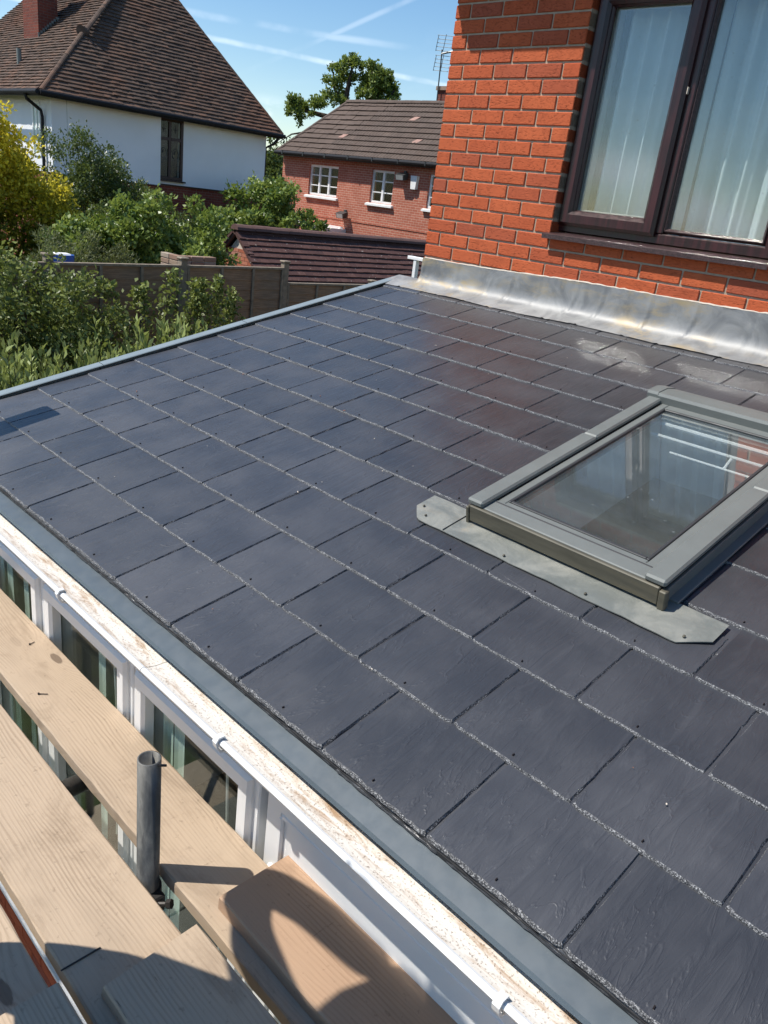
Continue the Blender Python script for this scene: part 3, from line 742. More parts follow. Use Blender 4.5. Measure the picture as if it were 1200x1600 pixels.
# eaves of the house above the picture: they cast the shadow at the top of the wall
q = MB(); q.box((-.09, -.168, 4.86), (7.2, .3, 4.89)); q.build('soffit', 'dark_wood', house)
q = MB(); q.box((-.09, -.182, 4.84), (7.2, -.1685, 5.04)); q.build('fascia', 'dark_wood', house)
q = MB(); q.tube([(-.105, -.24, 5.0), (7.2, -.24, 5.0)], .052, 12); q.build('gutter', 'black_plastic', house)
q = MB(); q.add([(-.09, -.22, 5.055), (7.2, -.22, 5.055), (7.2, 3.4, 7.4), (-.09, 3.4, 7.4), (-.09, 7.2, 5.055), (7.2, 7.2, 5.055), (-.09, -.2, 5.0), (-.09, 7.2, 5.0), (7.2, -.2, 5.0), (7.2, 7.2, 5.0)], [(0, 1, 2, 3), (3, 2, 5, 4), (0, 3, 4, 7, 6), (1, 8, 9, 5, 2)]); q.build('roof', 'tile_concrete', house)
# window
win = frame_box(MB(), .905, 2.079, 3.545, 4.700, .052, .030, .10, .006).build('window', 'rosewood', house)
q = MB(); q.box((1.470, .028, 3.596), (1.522, .098, 4.648), .006); q.build('mullion', 'rosewood', win)
frame_box(MB(), .922, 1.486, 3.580, 4.676, .072, -.004, .06, .016).build('sash', 'rosewood', win)
frame_box(MB(), .982, 1.426, 3.640, 4.616, .020, .020, .045, .010).build('glazing_bead', 'rosewood', win)
frame_box(MB(), 1.514, 2.026, 3.600, 4.645, .024, .036, .07, .014).build('glazing_bead', 'rosewood_sill', win)
q = MB(); q.box((.99, .052, 3.645), (1.418, .058, 4.612)); q.build('pane', 'glass', win)
q = MB(); q.box((1.525, .062, 3.610), (2.016, .068, 4.636)); q.build('pane', 'glass', win)
frame_box(MB(), 1.000, 1.408, 3.655, 4.602, .012, .060, .072, .001).build('spacer_bar', 'spacer', win)
q = MB(); q.box((1.478, .012, 4.215), (1.490, .027, 4.245)); q.build('paint_chip', 'mortar_pale', win)
sl_ = MB(); sl_.extrude([(.03, 3.542), (-.083, 3.530), (-.089, 3.526), (-.089, 3.503), (-.079, 3.503), (-.071, 3.515), (.03, 3.52)], (.898, 0, 0), (2.109, 0, 0), ((0, 1, 0), (0, 0, 1)))
sl_.build('window_sill', 'rosewood_sill', win)
q = MB(); q.box((.884, .105, 3.5), (.93, .255, 4.72)); q.box((2.05, .105, 3.5), (2.10, .255, 4.72)); q.box((.93, .105, 3.5), (2.05, .255, 3.545)); q.box((.93, .105, 4.69), (2.05, .255, 4.72)); q.build('reveal', 'plaster', win)
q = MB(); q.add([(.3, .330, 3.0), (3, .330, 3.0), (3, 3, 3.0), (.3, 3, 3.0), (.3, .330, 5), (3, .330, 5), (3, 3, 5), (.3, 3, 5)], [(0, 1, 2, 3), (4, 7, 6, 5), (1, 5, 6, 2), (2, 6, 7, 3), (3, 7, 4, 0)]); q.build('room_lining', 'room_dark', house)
win.location.x -= .026; win.location.y += .045
def curtain(x0, x1, y, label, folds, seed, lean=0.0):
    r = random.Random(seed); q = MB(); n = 110; zs = np.linspace(3.47, 4.78, 14); ph = [r.uniform(0, 6.28) for _ in range(4)]
    vs = []
    for z in zs:
        t = (z - 3.47) / 1.31
        for i in range(n + 1):
            u = i / n; x = x0 + (x1 - x0) * u + lean * (1 - t) * (u - .5)
            w_ = math.sin(u * folds * 6.283 + ph[0] + .5 * math.sin(u * 9 + ph[1]) + .35 * t)
            vs.append((x, y + .036 * w_ + .012 * math.sin(u * folds * 2.3 * 6.28 + ph[2]) * (1 - .4 * t), z))
    q.add(vs, [(j * (n + 1) + i, j * (n + 1) + i + 1, (j + 1) * (n + 1) + i + 1, (j + 1) * (n + 1) + i) for j in range(len(zs) - 1) for i in range(n)])
    return q.build('curtain', 'curtain', None, smooth=True, label=label, cat='curtain', group='curtains in the brick house window')
curtain(.965, 1.50, .225, 'pale blue grey curtain with soft folds behind the left sash', 5, 3)
curtain(1.48, 2.09, .262, 'pale blue grey curtain behind the wide right pane, sunlit at the bottom', 5.5, 8, -.03)

# ------------------------------------------------------------------ skylight
def sky_pt(x, s, h): return rp(x, s, h)
skl = thing('skylight', rp(2.43, 1.5, 0), 'grey metal framed skylight set into the dark slate roof', 'skylight')
def rbox(q, x0, x1, s0, s1, h0, h1, bev=.004):
    k = len(q.v); q.box((x0, s0, h0), (x1, s1, h1), bev)
    q.v[k:] = [tuple(rp(*p)) for p in q.v[k:]]; return q
HT = .078
q = MB(); rbox(q, 2.112, 2.128, .95, 2.10, -.06, .045); rbox(q, 2.736, 2.752, .95, 2.10, -.06, .045); rbox(q, 2.128, 2.736, .95, .965, -.06, .04); rbox(q, 2.128, 2.736, 2.085, 2.10, -.06, .045); q.build('kerb', 'grey_dark', skl)
q = MB(); rbox(q, 2.104, 2.113, .95, 2.11, -.002, .052, .002); q.build('side_flashing', 'grey_cover', skl)
q = MB(); rbox(q, 2.751, 2.786, .965, 2.11, .004, .012, .002); rbox(q, 2.751, 2.760, .935, 2.11, .0, .050, .002); q.build('side_flashing', 'grey_cover', skl)
q = MB(); rbox(q, 2.113, 2.751, .915, .928, .012, HT - .010, .003); q.build('front_cover', 'front_cover', skl)
for xa, xb in ((2.100, 2.1125), (2.7515, 2.772)):
    q = MB(); rbox(q, xa, xb, .912, .936, .002, HT - .016, .003); q.build('corner_piece', 'front_cover', skl)
q = MB(); rbox(q, 2.150, 2.706, .926, .992, HT - .016, HT - .006, .003); q.build('bottom_frame_cover', 'grey_cover', skl)
for xa, xb in ((2.100, 2.160), (2.702, 2.764)):
    q = MB(); rbox(q, xa, xb, .920, 1.542, HT - .010, HT + .012, .006); q.build('side_cover', 'grey_cover', skl)
    q = MB(); rbox(q, xa + .002, xb - .002, 1.545, 2.02, HT - .010, HT + .011, .006); q.build('side_cover', 'grey_cover', skl)
# sash and pane
q = MB()
for x0, x1, s0, s1 in ((2.163, 2.192, .985, 1.99), (2.670, 2.699, .985, 1.99), (2.192, 2.670, .985, 1.006), (2.192, 2.670, 1.945, 1.99)):
    rbox(q, x0, x1, s0, s1, .025, .071, .003)
q.build('sash', 'grey_cover', skl)
q = MB()
for x0, x1, s0, s1 in ((2.192, 2.202, 1.006, 1.945), (2.660, 2.670, 1.006, 1.945), (2.202, 2.660, 1.006, 1.018), (2.202, 2.660, 1.935, 1.945)):
    rbox(q, x0, x1, s0, s1, .040, .0735, .002)
rbox(q, 2.163, 2.699, .976, .984, .055, .0735, .002)
q.build('gasket', 'grey_dark', skl)
q = MB(); rbox(q, 2.2025, 2.6595, 1.0185, 1.9345, .058, .066, 0); q.build('pane', 'glass_sky', skl)
# top hood: rounded section
def hood_prof(): return [(1.985, HT - .012), (1.985, HT + .020), (1.992, HT + .030), (2.06, HT + .026), (2.12, HT + .006), (2.142, HT - .02), (2.148, 0.0), (2.13, 0.0), (2.10, HT - .03), (2.0, HT - .014)]
for xa, xb, dh in ((2.098, 2.142, .003), (2.1425, 2.726, 0.0), (2.7265, 2.768, .003)):
    q = MB(); P = hood_prof(); n = len(P); vs = [tuple(rp(xa, s, h + dh)) for s, h in P] + [tuple(rp(xb, s, h + dh)) for s, h in P]
    q.add(vs, [(i, (i + 1) % n, (i + 1) % n + n, i + n) for i in range(n)] + [tuple(range(n))[::-1], tuple(range(n, 2 * n))]); q.build('top_hood', 'grey_cover', skl)
# apron
ap = [(1.918, .885), (1.975, .826), (2.085, .826), (2.33, .822), (2.60, .825), (2.852, .824), (2.918, .882), (2.920, .972), (2.80, .974), (2.45, .955), (2.10, .955), (1.990, .972), (1.916, .966)]
q = MB()
n = len(ap); 
gridx = 60
vs = []; 
for i in range(gridx + 1):
    x = 1.916 + (2.920 - 1.916) * i / gridx
    lo = .824 + max(0, (1.975 - x)) * 1.03 + max(0, (x - 2.852)) * .88 + .0008 * math.sin(x * 31) + .0005 * math.sin(x * 77); hi = .972
    for k in range(9):
        s = lo + (hi - lo) * k / 8
        h = .0050 + .0008 * math.sin(x * 23 + s * 40) * (1 - k / 8) + .0004 * math.sin(x * 61)
        # the sheet steps over the slate tails to its left and right ends
        vs.append(tuple(rp(x, s, h)))
q.add(vs, [(i * 9 + k, (i + 1) * 9 + k, (i + 1) * 9 + k + 1, i * 9 + k + 1) for i in range(gridx) for k in range(8)])
q.add([tuple(Vector(v_) - RM @ Vector((0, 0, .003))) for v_ in [vs[i * 9] for i in range(gridx + 1)]] + [vs[i * 9] for i in range(gridx + 1)], [(i, i + 1, gridx + 2 + i, gridx + 1 + i) for i in range(gridx)])
apo = q.build('apron', 'apron', skl, smooth=True)
q = MB(); rbox(q, 2.082, 2.0835, .826, .955, .0062, .0092, 0); q.build('apron_seam', 'grey_dark', apo)
q = MB()
for x, s in ((1.985, .85), (2.31, .835), (2.585, .836), (1.94, .89), (2.86, .85)): rbox(q, x - .003, x + .003, s, s + .008, .006, .011, .001)
q.build('apron_clip', 'front_cover', apo)
# light shaft, pivot bar, far room seen through the pane
q = MB()
def quad(q, *P): q.add([tuple(p) for p in P], [tuple(range(len(P)))])
for x in (2.13, 2.734): quad(q, rp(x, .97, .04), rp(x, 2.08, .04), rp(x, 2.08, -.30), rp(x, .97, -.30))
quad(q, rp(2.13, .97, .03), rp(2.734, .97, .03), rp(2.734, .97, -.30), rp(2.13, .97, -.30)); quad(q, rp(2.13, 2.08, .04), rp(2.734, 2.08, .04), rp(2.734, 2.08, -.30), rp(2.13, 2.08, -.30))
q.build('shaft_lining', 'plaster', skl)
for s, h, r_ in ((1.925, .020, .009), (1.86, .002, .007)):
    q = MB(); q.tube([rp(2.20, s, h), rp(2.66, s, h)], r_, 8); q.build('ventilation_bar', 'white_paint', skl)
q = MB(); q.tube([rp(2.32, 1.78, -.01), rp(2.64, 1.78, -.01)], .005, 8); q.tube([rp(2.52, 1.78, -.01), rp(2.52, 1.83, .01)], .006, 8); q.build('handle', 'white_paint', skl)

# small bits lying on the slates
db = MB(); r = random.Random(4)
for _ in range(44):
    x = r.uniform(.2, 3.4); s = r.uniform(.05, 2.6)
    if SX0 - .1 < x < SX1 + .1 and s > .75: continue
    a = r.uniform(.0010, .0022); p = rp(x, s, .001); an = r.uniform(0, 3.14); u = Vector((math.cos(an), math.sin(an) * CP, math.sin(an) * SP)); w2 = Vector((-math.sin(an), math.cos(an) * CP, math.cos(an) * SP)); nn = RM @ Vector((0, 0, 1))
    L_ = a * r.choice((1, 1, 1.4, 2.5))
    P = [p - u * L_ - w2 * a * .6, p + u * L_ - w2 * a * .6, p + u * L_ + w2 * a * .6, p - u * L_ + w2 * a * .6]
    db.cur = r.choice((0, 0, 1)); db.add(P + [k_ + nn * a * .9 for k_ in P], [(4, 5, 6, 7), (0, 1, 5, 4), (1, 2, 6, 5), (2, 3, 7, 6), (3, 0, 4, 7)])
db.build('debris', ['mortar_pale', 'terracotta'], kind='stuff', label='tiny pale and orange chips scattered on the slates')

# ------------------------------------------------------------------ scaffold
def board(name_label, x0, x1, y0, y1, z1, mat='board', th=.038, rough_end=(0.004, 0.004), seed=1, yaw=0.0, group='scaffold boards of the platform', notch=False):
    r = random.Random(seed); q = MB(); L_ = x1 - x0; n = max(6, int(L_ / .05)); bev = .004
    prof = [(0, -th), (0, -bev), (bev, 0), (y1 - y0 - bev, 0), (y1 - y0, -bev), (y1 - y0, -th)]
    k = len(prof); vs = []
    for i in range(n + 1):
        x = L_ * i / n
        for m_, (y, z) in enumerate(prof):
            e = r.uniform(-1, 1); dx = 0
            if i == 0: dx = abs(e) * rough_end[0]
            if i == n: dx = -abs(e) * rough_end[1]
            dy = r.uniform(-.0012, .0012) if m_ in (0, 1, 4, 5) else r.uniform(-.0008, .0008)
            vs.append((x + dx, y + dy, z + r.uniform(-.0006, .0006)))
    q.add(vs, [(i * k + m_, i * k + (m_ + 1) % k, (i + 1) * k + (m_ + 1) % k, (i + 1) * k + m_) for i in range(n) for m_ in range(k)])
    q.add([vs[m_] for m_ in range(k)], [tuple(range(k))]); q.add([vs[n * k + m_] for m_ in range(k)], [tuple(range(k))[::-1]])
    o = q.build('scaffold_board', mat, None, loc=(x0, y0, z1), label=name_label, cat='scaffold board', group=group)
    o.rotation_euler = (0, 0, yaw); return o
ZB = 2.02
board('long pale scaffold board beside the gutter, passing behind the steel tube', -1.6, 2.95, -3.036, -2.8295, ZB, seed=1)
board('wide sunlit scaffold board with saw cuts across it, left of the steel tube', -1.6, 2.62, -3.334, -3.097, ZB, seed=2)
board('scaffold board half in shade at the bottom left corner beside the orange gap', -1.6, 2.9, -3.640, -3.368, ZB - .004, seed=3)
board('short orange scaffold board lying on top beside the white panel, with a bright sunlit patch', 2.355, 3.9, -2.998, -2.752, ZB + .0395, 'board_new', seed=4, rough_end=(.006, .004), yaw=-.004)
board('split ended scaffold board stacked in shade over the wide board', 2.385, 3.9, -3.300, -3.075, ZB + .0395, seed=5, rough_end=(.016, .004))
board('dark shaded scaffold board with rounded corner lying at the bottom edge', 2.33, 3.9, -3.60, -3.36, ZB + .036, seed=6, rough_end=(.006, .004))
board('scaffold board of the platform under the worker', -1.6, 3.9, -3.895, -3.665, ZB, seed=7)
board('second scaffold board of the platform under the worker', -1.6, 3.9, -4.15, -3.92, ZB, seed=8)
board('outermost scaffold board of the platform', -1.6, 3.9, -4.41, -4.18, ZB, seed=9)
# hoop iron strap round the end of the wide board
q = MB(); q.box((2.285, -3.337, ZB + .0005), (2.288, -3.25, ZB + .0025)); q.build('board_strap', 'rusty', None, label='thin dark hoop iron strap across the shaded board end', cat='strap')
def stube(a, b, label):
    q = MB(); q.pipe(a, b, .0268, .0228, 24); return q.build('scaffold_tube', 'steel', None, smooth=True, label=label, cat='scaffold tube', group='scaffold tubes')
TX, TY = 2.337, -3.0665
up = stube((2.164, -3.0695, -.45), (2.164, -3.0695, 2.358), 'upright grey scaffold tube with open top standing between the boards')
stube((1.717, -2.82, 1.955), (1.717, -4.5, 1.955), 'level scaffold tube crossing under the boards, seen in the gap')
stube((3.6, -2.82, 1.955), (3.6, -4.5, 1.955), 'level scaffold tube crossing under the short orange board')
stube((2.30, -3.068, -.45), (2.30, -3.068, 1.90), 'short dark scaffold tube whose open end shows below the boards')
stube((-2.0, -3.26, 1.905), (4.2, -3.26, 1.905), 'long scaffold tube running under the wide board')
cpl = thing('scaffold_coupler', (2.164, -3.0695, 1.94), 'dark scaffold clamp with a bolt at the foot of the upright tube', 'clamp')
q = MB(); q.pipe((2.164, -3.0695, 1.925), (2.164, -3.0695, 1.975), .033, .0272, 20); q.box((2.192, -3.09, 1.925), (2.215, -3.05, 1.975), .004); q.build('clamp_body', 'rusty', cpl)
q = MB(); q.tube([(2.205, -3.085, 1.96), (2.245, -3.055, 1.975)], .006, 8); q.tube([(2.238, -3.060, 1.972), (2.247, -3.053, 1.976)], .0115, 6); q.build('bolt', 'rusty', cpl)
q = MB(); q.tube([(2.190, -3.062, 2.352), (2.207, -3.052, 2.358)], .003, 6); q.build('bent_wire', 'rusty', up)
# nails and splinters on the long board
for i, (x, y, l) in enumerate(((1.34, -2.99, .028), (1.05, -2.90, .02))):
    q = MB(); a = .9 + i; q.tube([(x, y, ZB + .003), (x + l * math.cos(a), y + l * math.sin(a), ZB + .003)], .0014, 6); q.tube([(x, y, ZB + .001), (x, y, ZB + .006)], .003, 8)
    q.build('nail', 'rusty', None, label=('loose dark nail lying on the long board near a knot', 'small loose nail on the long board near the gutter clip')[i], cat='nail', group='loose nails on the long board')
# board standing off to the left that throws the dark shadow on the first slates
board('scaffold board resting above the left end of the eaves', -.14, .0, -4.9, -2.66, 3.08, seed=12, group='scaffold boards above the eaves')
stube((-.50, -4.6, -.45), (-.50, -4.6, 3.3), 'scaffold upright at the left end of the eaves')
stube((-.56, -3.6, -.45), (-.56, -3.6, 3.3), 'second scaffold upright at the left end of the eaves')
stube((-.9, -3.575, 3.015), (.2, -3.575, 3.015), 'scaffold tube carrying the board above the eaves')

# ------------------------------------------------------------------ worker outside the frame whose shadow falls on the boards
def person(base, ux, label):
    """ux: unit vector to the figure's right as seen from the sun"""
    ux = Vector(ux); fy = Vector((0, 0, 1)).cross(ux)   # depth axis
    P = thing('person', base, label, 'person')
    B = Vector(base)
    def W(u, z, d=0.0): return B + ux * u + fy * d + Vector((0, 0, z))
    nodes = [('pel', -.20, .92, 0, .18), ('waist', -.22, 1.05, 0, .150), ('chest', -.25, 1.22, 0, .155), ('neckb', -.24, 1.40, 0, .080), ('neck', -.23, 1.47, .01, .056),
             ('sR', -.13, 1.285, 0, .060), ('uR', .05, 1.170, .0, .052), ('eR', .185, 1.190, .0, .056), ('fR', .090, 1.41, .0, .050), ('wR', -.055, 1.63, .0, .042),
             ('sL', -.40, 1.30, 0, .062), ('uL', -.46, 1.16, 0, .050), ('eL', -.48, 1.02, .02, .045), ('wL', -.46, .82, .08, .034),
             ('hR', -.10, .74, 0, .120), ('kR', -.06, .46, .05, .085), ('aR', -.08, .09, 0, .052), ('tR', -.07, .05, .16, .045),
             ('hL', -.30, .78, 0, .115), ('kL', -.33, .46, .02, .075), ('aL', -.33, .09, 0, .052), ('tL', -.34, .05, .16, .045)]
    idx = {n[0]: i for i, n in enumerate(nodes)}
    ed = [('pel', 'waist'), ('waist', 'chest'), ('chest', 'neckb'), ('neckb', 'neck'), ('chest', 'sR'), ('sR', 'uR'), ('uR', 'eR'), ('eR', 'fR'), ('fR', 'wR'), ('chest', 'sL'), ('sL', 'uL'), ('uL', 'eL'), ('eL', 'wL'),
          ('pel', 'hR'), ('hR', 'kR'), ('kR', 'aR'), ('aR', 'tR'), ('pel', 'hL'), ('hL', 'kL'), ('kL', 'aL'), ('aL', 'tL')]
    me = bpy.data.meshes.new('body'); me.from_pydata([tuple(W(n[1], n[2], n[3])) for n in nodes], [(idx[a], idx[b]) for a, b in ed], [])
    me.materials.append(MT['hivis'])
    o = bpy.data.objects.new('body', me); COL.objects.link(o)
    sk = o.modifiers.new('skin', 'SKIN'); 
    lay = me.skin_vertices[0] if me.skin_vertices else None
    if lay is None:
        bpy.context.view_layer.objects.active = o; o.select_set(True); me.skin_vertices_new() if hasattr(me, 'skin_vertices_new') else None
        lay = me.skin_vertices[0]
    for i, n in enumerate(nodes): lay.data[i].radius = (n[4], n[4] * .8 if n[0] in ('chest', 'waist') else n[4]); lay.data[i].use_root = (i == 0)
    sk.use_smooth_shade = True
    ss = o.modifiers.new('sub', 'SUBSURF'); ss.levels = 2; ss.render_levels = 2
    place(o, P)
    # head with face
    q = MB(); n, m_ = 20, 14; C0 = W(-.225, 1.600, .0)
    vs = []
    for j in range(m_ + 1):
        th = math.pi * j / m_
        for i in range(n):
            a = 2 * math.pi * i / n; u, d, z = math.sin(th) * math.cos(a) * .076, math.sin(th) * math.sin(a) * .096, math.cos(th) * .118
            if z < 0: u *= 1 + z * 2.2; d *= 1 + z * .8
            if d > .07 and abs(u) < .022 and -.04 < z < .02: d += .018
            vs.append(C0 + ux * u + fy * d + Vector((0, 0, z)))
    q.add(vs, [(j * n + i, j * n + (i + 1) % n, (j + 1) * n + (i + 1) % n, (j + 1) * n + i) for j in range(m_) for i in range(n)]); hd = q.build('head', 'skin', P, smooth=True)
    q = MB()
    for sgn in (-1, 1): q.tube([C0 + ux * (sgn * .076) + Vector((0, 0, -.02)), C0 + ux * (sgn * .088) + Vector((0, 0, .02))], [.012, .02], 8)
    q.build('ear', 'skin', hd)
    q = MB()
    for sgn in (-1, 1): q.tube([C0 + ux * (sgn * .03) + fy * .086 + Vector((0, 0, .004)), C0 + ux * (sgn * .03) + fy * .094 + Vector((0, 0, .004))], [.010, .006], 8)
    q.build('eye', 'hair', hd)
    q = MB(); q.tube([C0 + ux * -.022 + fy * .086 + Vector((0, 0, -.058)), C0 + ux * .022 + fy * .086 + Vector((0, 0, -.058))], .006, 6); q.build('mouth', 'terracotta', hd)
    q = MB(); hv = [C0 + (Vector(v_) - C0) * 1.06 for v_ in vs]
    q.add(hv, [(j * n + i, j * n + (i + 1) % n, (j + 1) * n + (i + 1) % n, (j + 1) * n + i) for j in range(7) for i in range(n) if j < 3 or (hv[j * n + i] - C0).dot(fy) < .02]); q.build('hair', 'hair', hd, smooth=True)
    q = MB(); hc = C0 + Vector((0, 0, .055)); hv = []  # unseen hard hat, added to widen the head's shadow on the boards
    for j in range(7):
        th = math.pi / 2 * j / 6
        for i in range(20): a = 6.2832 * i / 20; hv.append(hc + (ux * math.cos(a) * .128 + fy * math.sin(a) * .142) * math.sin(th) + Vector((0, 0, math.cos(th) * .125)))
    for i in range(20): a = 6.2832 * i / 20; hv.append(hc + ux * math.cos(a) * .158 + fy * math.sin(a) * .178 - Vector((0, 0, .006)))
    q.add(hv, [(j * 20 + i, j * 20 + (i + 1) % 20, (j + 1) * 20 + (i + 1) % 20, (j + 1) * 20 + i) for j in range(7) for i in range(20)]); q.build('shadow_hat', 'white_paint', hd, smooth=True)
    # hands: palm and five bent fingers each
    for nm, wr, dr in (('hand', W(-.055, 1.63, .0), Vector((0, 0, .85)) - ux * .45), ('hand', W(-.46, .82, .08), Vector((0, 0, -1)) + fy * .15)):
        dr = Vector(dr).normalized(); sidev = dr.cross(ux if abs(dr.dot(ux)) < .8 else Vector((0, 0, 1))).normalized(); nv = sidev.cross(dr)
        q = MB(); q.tube([wr, wr + dr * .03, wr + dr * .085], [.028, .038, .036], 10)
        for f_ in range(4):
            s0 = wr + dr * .08 + sidev * (-.028 + .0187 * f_); ln = (.062, .075, .078, .066)[::-1][f_]
            q.tube([s0, s0 + dr * ln * .45, s0 + dr * ln * .8 + nv * .012, s0 + dr * ln + nv * .03], [.0095, .009, .008, .006], 8)
        s0 = wr + dr * .02 + sidev * .034; q.tube([s0, s0 + dr * .03 + sidev * .02, s0 + dr * .065 + sidev * .022 + nv * .01], [.011, .010, .007], 8)
        q.build('hand', 'skin', P, smooth=True)
    return P
SA = Vector((-math.sin(SUN_AZ), math.cos(SUN_AZ), 0))
person((1.98, -3.60, ZB), SA, 'worker in navy clothes and white hard hat standing on the scaffold, one hand raised')

# ------------------------------------------------------------------ generic tiled slope
def tiled_slope(parent, name, corners, updir, gauge, width, th, mat, limit=300, keep=None, lap=.03, bond=True, profile=None, seed=0):
    """corners: planar polygon (world); updir: upslope unit vector. Whole tiles become parts; cut tiles at hips one joined part"""
    r = random.Random(seed)
    C_ = [Vector(p) for p in corners]; up = Vector(updir).normalized(); nrm = (C_[1] - C_[0]).cross(C_[2] - C_[0]).normalized()
    if nrm.z < 0: nrm = -nrm
    ax = up.cross(nrm).normalized(); o = C_[0]
    P2 = [((p - o).dot(ax), (p - o).dot(up)) for p in C_]
    ar = sum(P2[i][0] * P2[(i + 1) % len(P2)][1] - P2[(i + 1) % len(P2)][0] * P2[i][1] for i in range(len(P2)))
    if ar < 0: P2 = P2[::-1]
    hp = []
    for i in range(len(P2)):
        p, q_ = P2[i], P2[(i + 1) % len(P2)]; ex, ey = q_[0] - p[0], q_[1] - p[1]; hp.append((ey, -ex, ey * p[0] - ex * p[1]))
    u0, u1 = min(p[0] for p in P2), max(p[0] for p in P2); v0, v1 = min(p[1] for p in P2), max(p[1] for p in P2)
    def tile_geo(q, poly, vb, M3=None):
        # poly in (u, v); lower edge raised
        def h(v): return th * (1 - (v - vb) / (gauge + lap)) + .004
        top = [(u, v, h(v)) for u, v in poly]; bot = [(u, v, h(v) - th * .95) for u, v in poly]; n = len(poly)
        q.add(top + bot, [tuple(range(n))] + [(i, i + n, (i + 1) % n + n, (i + 1) % n) for i in range(n)])
    Mx = Matrix((ax, up, nrm)).transposed().to_4x4()
    tm = MB(); 
    poly = [(0, 0), (width - .004, 0), (width - .004, gauge + lap), (0, gauge + lap)]
    if profile:
        nseg = len(profile) - 1; tb = []; 
        for vv_, hh in ((0, th + .004), (gauge + lap, .004)):
            for k_, ph in enumerate(profile): tb.append(((width - .002) * k_ / nseg, vv_, hh + ph))
        n1 = nseg + 1; fr_ = [((width - .002) * k_ / nseg, .001, .002) for k_ in range(n1)]
        tm.add(tb + fr_, [(k_, k_ + 1, n1 + k_ + 1, n1 + k_) for k_ in range(nseg)] + [(2 * n1 + k_, 2 * n1 + k_ + 1, k_ + 1, k_) for k_ in range(nseg)])
    else: tile_geo(tm, poly, 0)
    tme = mesh_from(name, tm.v, tm.f, mat)
    cut = MB(); whole = []
    nv = int(math.ceil((v1 - v0) / gauge)); nu = int(math.ceil((u1 - u0) / width)) + 2
    for j in range(nv):
        vb = v0 + j * gauge; sh = (.5 * width if (bond and j % 2) else 0)
        for i in range(-1, nu):
            ub = u0 + i * width - sh
            pl = [(ub, vb), (ub + width - .004, vb), (ub + width - .004, vb + gauge + lap), (ub, vb + gauge + lap)]
            cl = clip_poly(pl, hp)
            if not cl or area2(cl) < .0006: continue
            if area2(cl) > .97 * area2(pl): whole.append((ub, vb))
            elif area2(clip_poly(pl[:2] + [(ub + width - .004, vb + gauge), (ub, vb + gauge)], hp) or [(0, 0)] * 3) > .97 * width * gauge * .98: whole.append((ub, vb))
            else: tile_geo(cut, cl, vb)
    def wpt(u, v, h=0): return o + ax * u + up * v + nrm * h
    rest = []
    if keep is None and limit == 0: rest = whole
    else:
        whole.sort(key=lambda p: (wpt(*p) - cam.location).length)
        rest = whole[limit:]; 
        for ub, vb in whole[:limit]:
            m4 = Mx.copy(); m4.translation = wpt(ub + r.uniform(-.002, .002), vb + r.uniform(-.004, .004), r.uniform(0, .003)); inst_m(name, tme, parent, m4)
    for ub, vb in rest:
        k = len(cut.v); dh = r.uniform(0, th * .35); dv = r.uniform(-.006, .006)
        tile_geo(cut, [(ub, vb + dv), (ub + width - .004, vb + dv), (ub + width - .004, vb + gauge + lap), (ub, vb + gauge + lap)], vb + dv)
        cut.v[k:] = [(a, b, c_ + dh) for a, b, c_ in cut.v[k:]]
    if cut.v:
        cut.v = [tuple(wpt(*p)) for p in cut.v]
        ob = cut.build('cut_tiles' if not rest else 'tiling', mat, parent); ob['kind'] = 'stuff'
    # underlay
    q = MB(); q.add([tuple(p - nrm * .012) for p in C_], [tuple(range(len(C_)))]); q.build('roof_underlay', 'deck', parent)
    return tme

# ------------------------------------------------------------------ pinkish brick house behind (parallel to our wall)
RY = 16.0
rh = thing('brick_house', (-17.5, 20, -1.5), 'two storey pinkish brick house with grey brown hipped roof behind the garage', 'house')
q = MB()
wins = [(-20.68, -19.10, 3.49, 4.50), (-17.40, -16.33, 3.49, 4.52), (-14.77, -13.2, 3.53, 4.54)]
xs_ = [-22.26] + [v_ for w_ in wins for v_ in w_[:2]] + [-11.0]
q.box((-22.26, RY, -2), (-11, RY + .25, 3.49)); q.box((-22.26, RY, 4.54), (-11, RY + .25, 4.95))
for i in range(0, len(xs_), 2): q.box((xs_[i], RY, 3.49), (xs_[i + 1], RY + .25, 4.54))
for w_ in wins: 
    if w_[2] > 3.491: q.box((w_[0], RY, 3.49), (w_[1], RY + .25, w_[2]))
    if w_[3] < 4.539: q.box((w_[0], RY, w_[3]), (w_[1], RY + .25, 4.54))
q.box((-22.26, RY + .251, -2), (-22.0, 23, 4.95)); q.box((-11.25, RY + .251, -2), (-11, 23, 4.95)); q.box((-22.26, 23.001, -2), (-11, 23.25, 4.95))
q.build('wall', 'brick_far', rh)
q = MB(); q.add([(-21.9, RY + .255, 3.2), (-11.3, RY + .255, 3.2), (-11.3, 18.5, 3.2), (-21.9, 18.5, 3.2), (-21.9, RY + .255, 4.8), (-11.3, RY + .255, 4.8), (-11.3, 18.5, 4.8), (-21.9, 18.5, 4.8)], [(0, 1, 2, 3), (3, 2, 6, 7), (4, 7, 6, 5), (0, 3, 7, 4), (1, 5, 6, 2)]); q.build('room_lining', 'deck', rh)
q = MB(); q.box((-22.28, RY - .018, 2.78), (-11, RY - .001, 2.855)); q.build('string_course', 'brick_far', rh)
